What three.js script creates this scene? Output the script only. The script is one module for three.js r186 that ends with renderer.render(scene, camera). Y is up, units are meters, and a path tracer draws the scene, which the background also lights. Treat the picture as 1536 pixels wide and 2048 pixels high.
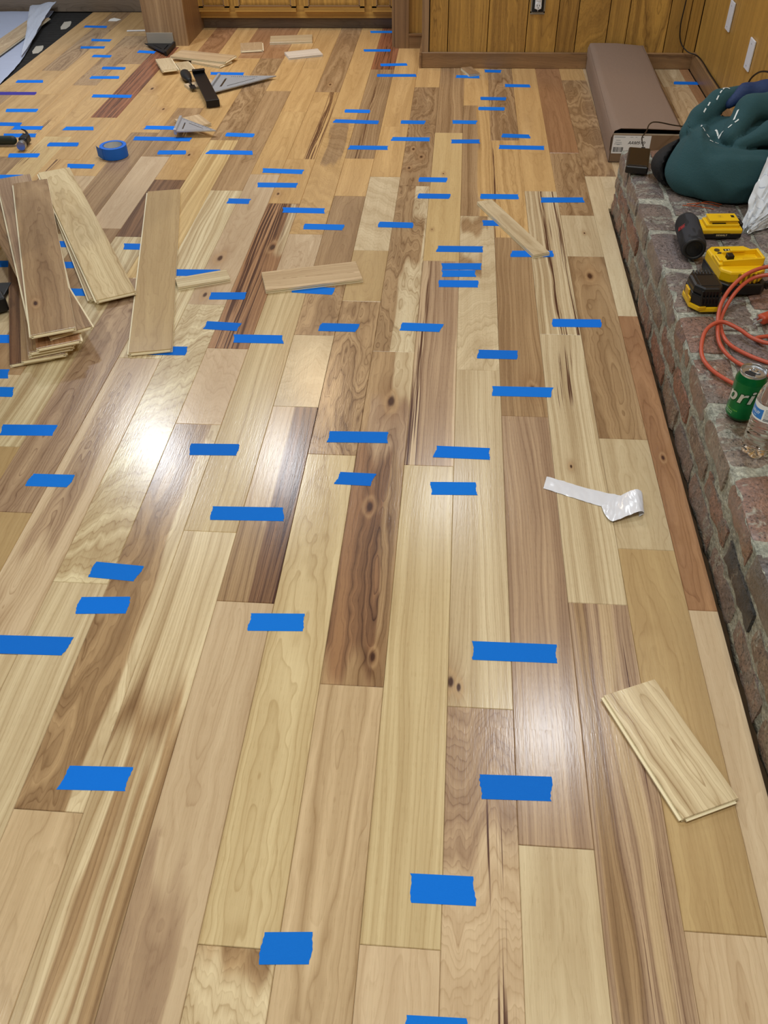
import * as THREE from 'three';
import { RoundedBoxGeometry } from 'three/addons/geometries/RoundedBoxGeometry.js';
import { mergeGeometries, mergeVertices, toCreasedNormals } from 'three/addons/utils/BufferGeometryUtils.js';
import { RectAreaLightUniformsLib } from 'three/addons/lights/RectAreaLightUniformsLib.js';

// ---------------------------------------------------------------- camera, light, exposure
const scene = new THREE.Scene();
const camera = new THREE.PerspectiveCamera(2 * Math.atan(1024 / 1700) * 180 / Math.PI, 1536 / 2048, 0.05, 40);
camera.position.set(0, 1.4034, 0);
camera.rotation.set(-0.7524, 0.09236, -0.02241, 'YXZ');
scene.background = new THREE.Color(0x000000);
const renderer = new THREE.WebGLRenderer();
renderer.toneMapping = THREE.LinearToneMapping;
renderer.toneMappingExposure = 1.44;
renderer.shadowMap.enabled = true;
RectAreaLightUniformsLib.init();
const CEIL = 2.44;
// recessed square down-lights, some read from floor reflections, some added as fill: [x, z, side, luminance, colour]
const LAMPS = [
  [-2.05, -4.60, 0.24, 120, 0xecf3fa],
  [-1.14, -4.52, 0.18, 125, 0xecf3fa],
  [0.02, -4.22, 0.18, 62, 0xecf3fa],
  [0.58, -2.45, 0.16, 112, 0xecf3fa],
  [-2.1, -0.75, 0.20, 112, 0xf6f8ee],  // added unseen lamp, fill for the near floor on the left
  [-0.45, -0.35, 0.20, 112, 0xf6f8ee],  // added unseen lamp, brightens the floor below the camera
  [0.72, -0.55, 0.20, 88, 0xf6f8ee],  // added unseen lamp, near fill towards the hearth
  [-1.0, -5.45, 0.20, 50, 0xffdcb0],  // added warm lamp, tints the alcove and the far floor
];

// ---------------------------------------------------------------- helpers
const V3 = (x, y, z) => new THREE.Vector3(x, y, z);
function rng(seed) { let s = seed >>> 0; return () => { s = (s + 0x6d2b79f5) >>> 0; let t = Math.imul(s ^ (s >>> 15), 1 | s); t = (t + Math.imul(t ^ (t >>> 7), 61 | t)) ^ t; return ((t ^ (t >>> 14)) >>> 0) / 4294967296; }; }
const TAB = new Float32Array(65536); { const r = rng(99); for (let i = 0; i < 65536; i++) TAB[i] = r() * 2 - 1; }
function N(x, y) {                                   // smooth value noise, -1 to 1
  const xi = Math.floor(x), yi = Math.floor(y); let fx = x - xi, fy = y - yi;
  fx = fx * fx * (3 - 2 * fx); fy = fy * fy * (3 - 2 * fy);
  const a = (yi & 255) << 8, b = ((yi + 1) & 255) << 8, c = xi & 255, d = (xi + 1) & 255;
  const p = TAB[a + c], q = TAB[b + c];
  const u = p + (TAB[a + d] - p) * fx, v = q + (TAB[b + d] - q) * fx;
  return u + (v - u) * fy;
}
const H1 = (n, s) => TAB[((n * 73 + s * 151) & 65535)] * 0.5 + 0.5;
const clamp = (v, a = 0, b = 1) => v < a ? a : v > b ? b : v;
const sst = (a, b, v) => { v = clamp((v - a) / (b - a)); return v * v * (3 - 2 * v); };
const mix = (a, b, t) => a + (b - a) * t;
const used = new Map();
function numbered(name) { const n = used.get(name) ?? 0; used.set(name, n + 1); return n ? name + '_' + String(n).padStart(3, '0') : name; }
function shade(o) { o.traverse((m) => { if (m.isMesh) { m.castShadow = true; m.receiveShadow = true; } }); return o; }
function tag(o, label, category, group) { o.userData.label = label; o.userData.category = category; if (group) o.userData.group = group; return o; }
function thing(name, label, category, pos = [0, 0, 0], turn = 0, group) {
  const o = new THREE.Group(); o.name = numbered(name); o.position.set(...pos); o.rotation.y = turn; scene.add(o); return tag(o, label, category, group);
}
function struct(name, parent) { const o = new THREE.Group(); o.name = name; if (!parent) { o.userData.kind = 'structure'; scene.add(o); } else parent.add(o); return o; }
function part(name, geo, mat, parent, label) {
  if (Array.isArray(geo)) geo = merge(geo);
  const m = new THREE.Mesh(geo, mat); m.name = numbered(name); m.castShadow = m.receiveShadow = true; parent.add(m);
  if (label) m.userData.label = label;
  return m;
}
function merge(list) {
  list = list.map((g) => { g = g.index ? g.toNonIndexed() : g; for (const k of Object.keys(g.attributes)) if (!['position', 'normal', 'uv'].includes(k)) g.deleteAttribute(k); return g; });
  return mergeGeometries(list);
}
const mv = (g, x, y, z, rx = 0, ry = 0, rz = 0) => { if (rx || ry || rz) g.applyMatrix4(new THREE.Matrix4().makeRotationFromEuler(new THREE.Euler(rx, ry, rz))); return g.translate(x, y, z); };
const box = (w, h, d, x = 0, y = 0, z = 0, rx = 0, ry = 0, rz = 0) => mv(new THREE.BoxGeometry(w, h, d), x, y, z, rx, ry, rz);
const rbox = (w, h, d, r, x = 0, y = 0, z = 0, rx = 0, ry = 0, rz = 0, seg = 2) => mv(new RoundedBoxGeometry(w, h, d, seg, r), x, y, z, rx, ry, rz);
const cyl = (r0, r1, h, x = 0, y = 0, z = 0, rx = 0, ry = 0, rz = 0, seg = 24) => mv(new THREE.CylinderGeometry(r0, r1, h, seg), x, y, z, rx, ry, rz);
function prism(pts, h, bevel = 0) {                   // outline in x,z; stands from y 0 to h
  const s = new THREE.Shape(pts.map(([x, z]) => new THREE.Vector2(x, -z)));
  const g = new THREE.ExtrudeGeometry(s, { depth: h - 2 * bevel, bevelEnabled: bevel > 0, bevelSize: bevel, bevelThickness: bevel, bevelOffset: -bevel, bevelSegments: 2, curveSegments: 10 });
  g.rotateX(-Math.PI / 2).translate(0, bevel, 0); return g;
}
function tube(pts, r, seg = 80, rad = 8, closed = false) { return new THREE.TubeGeometry(new THREE.CatmullRomCurve3(pts.map((p) => V3(...p)), closed, 'centripetal'), seg, r, rad, closed); }
const lathe = (pts, seg = 40) => new THREE.LatheGeometry(pts.map(([r, y]) => new THREE.Vector2(r, y)), seg);
const std = (color, roughness = 0.6, extra = {}) => new THREE.MeshStandardMaterial({ color, roughness, ...extra });
function canvasTex(w, h, draw) {
  const c = document.createElement('canvas'); c.width = w; c.height = h; draw(c.getContext('2d'), w, h);
  const t = new THREE.CanvasTexture(c); t.colorSpace = THREE.SRGBColorSpace; t.anisotropy = 4; return t;
}
function dataTex(w, h, fn, srgb = true) {             // fn(x, y) -> [r, g, b] 0..255
  const d = new Uint8Array(w * h * 4);
  for (let y = 0, i = 0; y < h; y++) for (let x = 0; x < w; x++, i += 4) { const c = fn(x, y); d[i] = c[0]; d[i + 1] = c[1]; d[i + 2] = c[2]; d[i + 3] = 255; }
  const t = new THREE.DataTexture(d, w, h); t.magFilter = THREE.LinearFilter; t.minFilter = THREE.LinearMipmapLinearFilter; t.generateMipmaps = true;
  t.wrapS = t.wrapT = THREE.RepeatWrapping; if (srgb) t.colorSpace = THREE.SRGBColorSpace; t.needsUpdate = true; return t;
}
// ---------------------------------------------------------------- hickory: a strip of grain for every board
const TONE = {                                         // [wood, growth line]
  c: [[212, 192, 156], [163, 136, 100]], y: [[211, 189, 146], [166, 137, 94]], t: [[202, 176, 140], [156, 127, 92]], p: [[207, 182, 149], [168, 138, 105]],
  g: [[186, 158, 114], [152, 121, 82]], b: [[166, 136, 101], [112, 83, 57]], r: [[172, 130, 94], [124, 86, 58]], m: [[175, 147, 119], [117, 88, 69]],
  d: [[132, 98, 72], [66, 44, 34]], k: [[94, 64, 50], [42, 26, 24]], R: [[150, 98, 70], [88, 46, 32]], w: [[214, 196, 158], [164, 136, 98]], v: [[226, 214, 198], [186, 170, 150]],
  n: [[203, 166, 113], [161, 124, 78]], l: [[211, 182, 130], [170, 136, 88]],  // far-floor woods, with the warm cast of the far light put into the colour
  o: [[186, 144, 72], [126, 92, 44]], q: [[142, 110, 76], [100, 74, 50]], h: [[126, 112, 98], [94, 80, 68]],
};
function parseSpec(spec) {
  const o = { tone: 't', style: 'pl', h: [], k: [], m: [], g: 1, s: 0, w: 1 };
  spec.trim().split(/\s+/).forEach((tok, i) => {
    if (i === 0) { o.tone = tok; return; }
    if (i === 1) { o.style = tok; return; }
    const c = tok[0], a = tok.slice(1).split(',');
    if (c === 'h' || c === 'k' || c === 'm') o[c].push(a.map((v) => isNaN(+v) ? v : +v)); else o[c] = +a[0];
  });
  return o;
}
function paintStrip(d, W, x0, y0, w, h, wide, long, spec, seed) {
  const o = parseSpec(spec), r = rng(seed * 7919 + 17), sx = r() * 200, sy = r() * 200, flip = r() < 0.5 ? -1 : 1;
  const [ba, bl] = TONE[o.tone], tint = 1 + (r() - 0.5) * 0.05, xc = (r() - 0.5) * 0.05, d0 = -0.012 + r() * 0.02, sl = (0.05 + r() * 0.05) / Math.max(0.5, long), yc = r() * 0.25;
  const sp = (o.s || { pl: 9, st: 5, ca: 7.5, wv: 6.5, sw: 6.5 }[o.style]) / 1000, con = o.g * { pl: 0.5, st: 0.8, ca: 0.95, wv: 0.9, sw: 1.0 }[o.style], ph = r() * 50;
  const kn = o.k.map(([u, v, kr]) => [(u - 0.5) * wide, v * long, (kr || 8) / 1000]);
  for (let j = 0; j < h; j++) {
    const y = (j + 0.5) / h * long, v = y / long;
    for (let i = 0; i < w; i++) {
      const u = (i + 0.5) / w, x = (u - 0.5) * wide;
      const q1 = N(y * 1.7 + sx, x * 13 + sy), q2 = N(y * 4.6 + sy, x * 34 + sx), q3 = N(y * 13 + sx, x * 90 + sy);
      let R;
      switch (o.style) {
        case 'st': R = x + o.w * (0.014 * q1 + 0.005 * q2 + 0.0012 * q3); break;
        case 'wv': R = y * 0.34 + x * 0.30 * flip + o.w * (0.016 * N(x * 22 + sx, y * 3 + sy) + 0.0075 * N(x * 70 + sy, y * 11 + sx) + 0.0022 * N(x * 190, y * 40 + sx)); break;
        case 'sw': R = x * 0.40 * flip + o.w * (0.042 * N(x * 13 + sx, y * 3.2 + sy) + 0.016 * N(x * 34 + sy, y * 8 + sx) + 0.006 * q3 + 0.003 * N(x * 120 + sy, y * 30)); break;
        default: { const D = d0 + sl * (flip > 0 ? y - yc : long - y - yc), xx = x - xc + o.w * 0.016 * q1; R = Math.sqrt(xx * xx + D * D) + o.w * (0.006 * q2 + 0.0022 * q3 + 0.004 * N(y * 26 + sx, x * 60)); }
      }
      let kd = 0, kc = 0, kh = 0;
      for (const [kx, ky, kr] of kn) {
        const ex = x - kx, ey = (y - ky) * 0.42, dd = Math.sqrt(ex * ex + ey * ey) * (1 + 0.25 * q3);
        R += 1.5 * kr * Math.exp(-dd / (1.7 * kr)); kd = Math.max(kd, Math.exp(-(dd * dd) / (5.5 * kr * kr))); kh = Math.max(kh, Math.exp(-((dd - 1.15 * kr) ** 2) / (0.12 * kr * kr))); kc = Math.max(kc, 1 - sst(kr * 0.28, kr * 0.75, dd));
      }
      const t = R / sp + ph, n = Math.floor(t), fr = t - n, f2 = fr * fr, late = (f2 * f2 * 0.55 + f2 * f2 * f2 * f2 * 0.45) * (0.25 + 0.75 * H1(n, seed)) * (fr > 0.93 ? (1 - fr) / 0.07 : 1), band = (mix(H1(n, seed + 5), H1(n + 1, seed + 5), fr) - 0.5) * 0.75 * con;
      let c0 = ba[0], c1 = ba[1], c2 = ba[2], l0 = bl[0], l1 = bl[1], l2 = bl[2];
      for (const hh of o.h) {
        const e = u + 0.11 * q1 + 0.05 * q2 + 0.02 * q3 + 0.05 * N(x * 90 + sx, y * 1.6), ev = v + 0.05 * q2 + 0.03 * N(x * 60 + sx, y * 8);
        let a = sst(hh[0] - 0.03, hh[0] + 0.03, e) * (1 - sst(hh[1] - 0.03, hh[1] + 0.03, e));
        if (hh.length > 3) a *= sst(hh[3] - 0.035, hh[3] + 0.035, ev) * (1 - sst(hh[4] - 0.035, hh[4] + 0.035, ev));
        if (a > 0) { const [A, B] = TONE[hh[2]]; c0 = mix(c0, A[0], a); c1 = mix(c1, A[1], a); c2 = mix(c2, A[2], a); l0 = mix(l0, B[0], a); l1 = mix(l1, B[1], a); l2 = mix(l2, B[2], a); }
      }
      const fib = N(x * 900 + sx, y * 16 + sy) * 0.5 + N(x * 420 + sy, y * 5 + sx) * 0.5, mott = N(x * 30 + sy, y * 5 + sx), pore = N(x * 1500 + sx, y * 55 + sy);
      const streak = N((x + 0.012 * q1 + 0.004 * q2) * 55 + sx, y * 0.9 + sy) * 0.6 + N((x + 0.010 * q1) * 150 + sy, y * 2.2 + sx) * 0.4;
      const L = clamp(con * late + 0.10 * mott + 0.11 * fib + 0.22 * o.g * streak + band + (pore > 0.6 ? 0.16 : 0), -0.4, 1.2);
      c0 = mix(c0, l0, L); c1 = mix(c1, l1, L); c2 = mix(c2, l2, L);
      for (const mm of o.m) {                           // mineral streaks
        const lo = mm[3] ?? -1, hi = mm[4] ?? 2;
        const env = (1 - sst(mm[1] * 0.6, mm[1], Math.abs(u + 0.05 * q1 - mm[0]))) * sst(lo - 0.06, lo + 0.03, v) * (1 - sst(hi - 0.03, hi + 0.06, v));
        if (env <= 0) continue;
        const ln = N((x + 0.010 * q1 + 0.003 * q2) * 230 + sy, y * 2.6 + sx) * 0.65 + N((x + 0.008 * q1) * 620 + sx, y * 5 + sy) * 0.45;
        const a = env * sst(0.42 - 0.55 * mm[2], 0.62 - 0.35 * mm[2], ln) * 0.9;
        c0 = mix(c0, 74, a); c1 = mix(c1, 44, a); c2 = mix(c2, 34, a);
      }
      if (kd > 0) { const a = kd * 0.34; c0 = mix(c0, 120, a); c1 = mix(c1, 80, a); c2 = mix(c2, 50, a); }
      if (kh > 0.02) { const a = kh * 0.4; c0 = mix(c0, 206, a); c1 = mix(c1, 172, a); c2 = mix(c2, 128, a); }
      if (kc > 0) { c0 = mix(c0, 58, kc * 0.85); c1 = mix(c1, 34, kc * 0.85); c2 = mix(c2, 26, kc * 0.85); }
      const at = ((y0 + j) * W + x0 + i) * 4;
      d[at] = clamp(c0 * tint, 0, 255); d[at + 1] = clamp(c1 * tint, 0, 255); d[at + 2] = clamp(c2 * tint, 0, 255); d[at + 3] = 255;
    }
  }
}
// strips are packed into a few large textures
const SIDE = 2048, COL = 204, sheets = [];
let stripSeed = 1;
const grainBump = dataTex(512, 512, (x, y) => {
  const v = 128 + 46 * N(x * 0.42, y * 0.03) + 30 * N(x * 0.9 + 40, y * 0.09) + 34 * N(x * 0.06 + 9, y * 0.012) + (N(x * 0.8 + 7, y * 0.06 + 3) > 0.55 ? -46 : 0);
  return [clamp(v, 0, 255), 0, 0];
}, false);
grainBump.channel = 1;
const FINISH = { floor: [0.225, 0.00016], panel: [0.4, 0.0003] };
function newSheet(set) {
  const data = new Uint8Array(SIDE * SIDE * 4), tex = new THREE.DataTexture(data, SIDE, SIDE);
  tex.colorSpace = THREE.SRGBColorSpace; tex.magFilter = THREE.LinearFilter; tex.minFilter = THREE.LinearMipmapLinearFilter; tex.generateMipmaps = true; tex.anisotropy = 8; tex.needsUpdate = true;
  const s = { set, data, tex, cols: new Array(10).fill(0), half: [], mat: new THREE.MeshPhysicalMaterial({ map: tex, roughness: FINISH[set][0], bumpMap: grainBump, bumpScale: FINISH[set][1], specularIntensity: 1 }) };
  sheets.push(s); return s;
}
function strip(wide, long, spec, detail = 1, set = 'floor') {         // -> { mat, u0, u1, v0, v1 }
  const w = Math.max(24, Math.round(Math.min(1, wide / 0.127) * COL * detail)), h = Math.min(2048, Math.max(24, Math.round(long * 820 * detail)));
  let s, x0, y0;
  for (const c of sheets) {
    if (c.set !== set) continue;
    if (detail < 1) { const e = c.half.find((q) => q.top + h <= SIDE); if (e) { s = c; x0 = e.x; y0 = e.top; e.top += h; break; } }
    const i = c.cols.findIndex((t) => t + h <= SIDE && (detail >= 1 || t === 0));
    if (i >= 0) { s = c; x0 = i * COL; y0 = c.cols[i]; if (detail < 1) { c.cols[i] = SIDE; c.half.push({ x: x0, top: h }, { x: x0 + COL / 2, top: 0 }); } else c.cols[i] += h; break; }
  }
  if (!s) { s = newSheet(set); x0 = y0 = 0; if (detail < 1) { s.cols[0] = SIDE; s.half.push({ x: 0, top: h }, { x: COL / 2, top: 0 }); } else s.cols[0] = h; }
  paintStrip(s.data, SIDE, x0, y0, w, h, wide, long, spec, stripSeed++);
  return { mat: s.mat, u0: (x0 + 1) / SIDE, u1: (x0 + w - 1) / SIDE, v0: (y0 + 1) / SIDE, v1: (y0 + h - 1) / SIDE };
}
// a board: top at y = top, thick downwards, eased edges; u across x, v along -z
function boardGeo(x0, x1, zn, zf, top, thick, st, ease = 0.0009, jx = 0) {
  const P = [], I = [], UV = [], U1 = [];
  const mx = (x) => mix(st.u0, st.u1, (x - x0) / (x1 - x0)), mz = (z) => mix(st.v0, st.v1, (z - zn) / (zf - zn));
  const quad = (a, b, c, d) => { const n = P.length / 3; for (const p of [a, b, c, d]) { P.push(...p); UV.push(mx(clamp(p[0], x0, x1)), mz(p[2])); U1.push((p[0] + jx) * 2.2 + (p[1] - top), p[2] * 2.2); } I.push(n, n + 1, n + 2, n, n + 2, n + 3); };
  const e = ease, y = top, k = top - e * 1.2, b = top - thick;
  const A = [x0 + e, y, zn - e], B = [x1 - e, y, zn - e], C = [x1 - e, y, zf + e], D = [x0 + e, y, zf + e];
  const a = [x0, k, zn], bb = [x1, k, zn], c = [x1, k, zf], d = [x0, k, zf];
  const a2 = [x0, b, zn], b2 = [x1, b, zn], c2 = [x1, b, zf], d2 = [x0, b, zf];
  quad(A, B, C, D); quad(a, bb, B, A); quad(bb, c, C, B); quad(c, d, D, C); quad(d, a, A, D);
  quad(a2, b2, bb, a); quad(b2, c2, c, bb); quad(c2, d2, d, c); quad(d2, a2, a, d); quad(d2, c2, b2, a2);
  const g = new THREE.BufferGeometry(); g.setAttribute('position', new THREE.Float32BufferAttribute(P, 3)); g.setAttribute('uv', new THREE.Float32BufferAttribute(UV, 2)); g.setAttribute('uv1', new THREE.Float32BufferAttribute(U1, 2)); g.setIndex(I);
  g.computeVertexNormals(); return g;
}
// ---------------------------------------------------------------- the laid floor
const SEAM0 = 0.1537, BW = 0.127, HEARTH_X = 0.6, HEARTH_END = -3.25, WALL_R = 1.234;
const seamX = (k) => SEAM0 + k * BW - (k < -8 ? 0.0046 * (-8 - k) : 0);
const floor = struct('floor');
const ROWS = {                                          // near end, then [far end, look] for each board; far boards toned with warm light
  3: [0.35, [-1.227, 'p pl'], [-2.447, 'r ca g.8 k.45,.42,8'], [-3.569, 'c pl'], [-4.84, 'b sw'], [-5.04, 'n pl']],
  2: [0.35, [-0.559, 'p pl g1.3'], [-1.403, 'g pl'], [-1.812, 'c pl'], [-2.851, 'b ca s10 k.5,.86,13'], [-3.188, 'c pl k.6,.55,5'], [-3.824, 'b sw g1.2'], [-5.04, 'r pl']],
  1: [0.35, [-1.232, 'm st g1.3 h.55,.72,t h.1,.3,b m.45,.06,.5,.1,.6 m.8,.05,.4'], [-2.325, 'c st m.35,.12,.5,.68,.88 m.6,.12,.35,.7,.9 k.35,.42,5'], [-3.41, 'c st g1.6 s4.5 m.55,.14,.4 m.95,.1,.6'], [-5.04, 'n pl g.7']],
  0: [0.35, [-0.682, 'c pl g.7 k.3,.45,3 k.15,.22,4'], [-1.897, 'm st g.8 s7'], [-2.988, 'b st k.72,.12,12'], [-3.965, 'n ca m.1,.1,.35'], [-5.04, 'b ca g1.3']],
  '-1': [0.35, [-0.951, 'm wv h-.1,1.1,p,-.1,.80 g.8 m.76,.15,.62,.48,.80 m.6,.04,.5,.7,.84'], [-2.116, 'c st g.85 k.05,.05,10 k.17,.04,7'], [-3.168, 'c wv g.6 h0,.8,b,.86,1 h0,.6,b,.6,.68'], [-4.433, 'n st h-.1,.5,b g1.1'], [-5.04, 'n pl']],
  '-2': [0.35, [-0.503, 'p pl'], [-1.673, 'y st s8 g.8'], [-2.794, 'p st h.25,1,m g1.1 m.12,.16,.75 m.05,.1,.9,.6,1'], [-4.055, 'l pl g.6 k.4,.62,4 k.18,.2,3'], [-5.04, 'b st g1.2 s7']],
  '-3': [0.35, [-0.987, 't pl g1.3'], [-2.202, 'b ca s8 g1.25 h-.1,.75,d,.04,.66 h.2,1.1,m,.6,.8 k.78,.06,9 k.42,.43,13 k.58,.79,15 h.6,1.1,c,.8,1.1'], [-3.444, 'c sw h-.1,.45,b h.3,.9,b,.45,.75 g1.1'], [-4.708, 'b sw g1.2 k.25,.15,9 k.3,.32,8 k.6,.25,10'], [-5.41, 'n pl']],
  '-4': [0.35, [-0.485, 'c wv h-.1,1.1,b,.972,1.06'], [-1.703, 'y ca g.75 s12'], [-2.5, 'b sw g1.3'], [-2.864, 'g pl'], [-3.534, 'c wv s9 g.6'], [-4.129, 'n pl'], [-5.41, 'n pl']],
  '-5': [0.35, [-1.189, 'p ca g.55 h.05,.65,m,.3,.62'], [-1.907, 'p st h.45,1.1,d h-.1,.5,b,-.1,.4 g1.1 m.78,.3,.55 m.95,.1,.8'], [-2.283, 'c wv g.5'], [-2.638, 'b sw'], [-3.335, 'b pl g1.2'], [-3.731, 'n pl'], [-5.005, 'b st m.4,.1,.5'], [-5.86, 'd st h-.1,1.1,R m.5,.5,.5']],
  '-6': [0.35, [-1.401, 'c st g1.1 s7 h.0,.95,b,.69,.75 h.32,.5,b,-.1,.70 h.62,.72,b,-.1,.67 h.86,1.1,b,.1,.72'], [-2.649, 'y st s7'], [-2.985, 'p sw g.8'], [-4.244, 'n wv h.2,.9,b,.55,.95 g.7'], [-5.86, 'n pl']],
  '-7': [0.35, [-0.687, 't pl'], [-1.813, 'c sw h-.1,.72,b g1.0 s8'], [-2.194, 'p wv g.5'], [-3.253, 'r st g1.3 m.30,.36,.95 m.55,.3,.8,-.1,.45 m.5,.4,.9,.72,1 k.66,.64,15 h.78,1.1,c,.6,1'], [-3.716, 'n pl k.2,.2,8'], [-4.62, 'n pl m.78,.22,.85'], [-5.86, 'b ca k.5,.1,9']],
  '-8': [0.35, [-1.222, 'c st g.8 s8'], [-2.454, 'w wv g1.2 s8'], [-3.542, 'p ca g.6 k.35,.06,12 k.3,.3,14'], [-4.319, 'n pl'], [-5.007, 'n pl'], [-5.86, 'n pl']],
  '-9': [0.35, [-1.018, 'c pl'], [-2.127, 'p ca h.1,.75,m,.25,1.1 g1.15 k.25,.06,10 k.1,.12,8'], [-3.37, 'w st g1.35 s6'], [-4.63, 'b pl g1.2'], [-5.86, 'n pl']],
  '-10': [0.35, [-1.439, 'g pl'], [-2.62, 'm ca g1.1'], [-3.931, 'l st g1.2'], [-5.198, 'b sw'], [-5.86, 'r pl k.5,.6,9']],
  '-11': [0.35, [-1.688, 'g pl'], [-2.936, 'w st g1.1'], [-3.47, 'd st'], [-4.4, 'n pl k.6,.3,9'], [-5.2, 'n pl'], [-5.86, 'r pl']],
  '-12': [0.35, [-2.02, 'c st'], [-3.0, 'b pl'], [-3.724, 'p pl g.7'], [-4.36, 'b pl'], [-5.1, 'n pl'], [-5.86, 'n pl']],
  '-13': [0.35, [-1.9, 'b pl'], [-2.95, 'c pl'], [-4.016, 'b st'], [-5.1, 'n pl k.5,.3,10'], [-6.22, 'r sw']],
  '-14': [0.35, [-2.4, 'c st'], [-3.5, 't pl'], [-4.55, 'n pl'], [-5.6, 'n pl k.4,.1,12'], [-6.22, 'n pl']],
  '-15': [0.35, [-2.6, 't pl'], [-3.676, 'n pl m.25,.12,.6,.8,1'], [-4.212, 'n pl'], [-5.42, 'R st g1.1 m.2,.2,.75 m.6,.2,.35 m.92,.1,.7'], [-6.22, 'n pl']],
  '-16': [0.35, [-2.85, 'n pl'], [-3.952, 'l pl m.15,.14,.85,.72,.86'], [-5.08, 'n pl m.7,.06,.8,.2,.35'], [-6.22, 'b pl']],
  '-17': [0.35, [-3.05, 't pl'], [-3.7, 'b pl'], [-4.7, 'n ca g.6 m.6,.06,.9,.2,.45'], [-5.65, 'b sw'], [-6.22, 'n pl']],
  '-18': [0.35, [-3.4, 'n pl'], [-4.55, 'n pl'], [-5.3, 'n pl'], [-6.22, 'n pl']],
  '-19': [0.35, [-3.3, 't pl'], [-4.05, 'b pl'], [-4.95, 'n pl'], [-5.8, 'b ca'], [-6.22, 'b pl']],
  '-20': [0.35, [-3.6, 'c pl'], [-4.6, 'b pl'], [-5.25, 'n pl'], [-6.22, 'n pl']],
};
{
  const r = rng(5);
  const rowRange = [];
  for (let k = -20; k <= 8; k++) rowRange.push(k);
  for (const k of rowRange) {
    let spec = ROWS[k];
    if (!spec) {                                        // boards beyond the hearth's far end
      spec = [HEARTH_END + 0.02]; let z = HEARTH_END - 0.1 - r() * 0.8;
      const tones = ['t pl', 'b sw', 'c pl', 'r pl', 't ca'];
      while (z > -4.8) { spec.push([z, tones[Math.floor(r() * 5)]]); z -= 0.6 + r() * 0.6; }
      spec.push([-5.04, tones[(k + 20) % 5]]);
    }
    const xa = seamX(k), xb = Math.min(seamX(k + 1), WALL_R - 0.016);
    if (xb - xa < 0.02) continue;
    let zn = spec[0];
    for (const [zf, look] of spec.slice(1)) {
      if (zn < 0.05 || zf < -0.2) {
        const narrow = k === 3 && zn > HEARTH_END, x1 = narrow ? HEARTH_X - 0.004 : xb, zc = (zn + zf) / 2;
        const st = strip(x1 - xa, zn - zf, look, zc < -3.35 ? 0.5 : 1);
        const top = (r() - 0.5) * 0.0004, gap = 0.0002;
        let g = boardGeo(xa + gap, x1 - gap, zn - gap, zf + gap, top, 0.0125, st, 0.0011, k * 0.37);
        if (narrow && zf < HEARTH_END) {                 // this board widens again past the end of the hearth
          const g2 = boardGeo(x1 - gap, xb - gap, HEARTH_END - 0.005, zf + gap, top, 0.0125, st, 0.0001, k * 0.37);
          g = mergeGeometries([g, g2]);
        }
        part('plank', g, st.mat, floor);
      }
      zn = zf;
    }
  }
  // plywood under the boards, out to where the floor is not laid yet
  const ply = std(0x54412c, 0.9);
  part('subfloor', box(7.4, 0.03, 9.2, -1.85, -0.0125 - 0.015 - 0.0002, -1.7), ply, floor);
}
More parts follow.
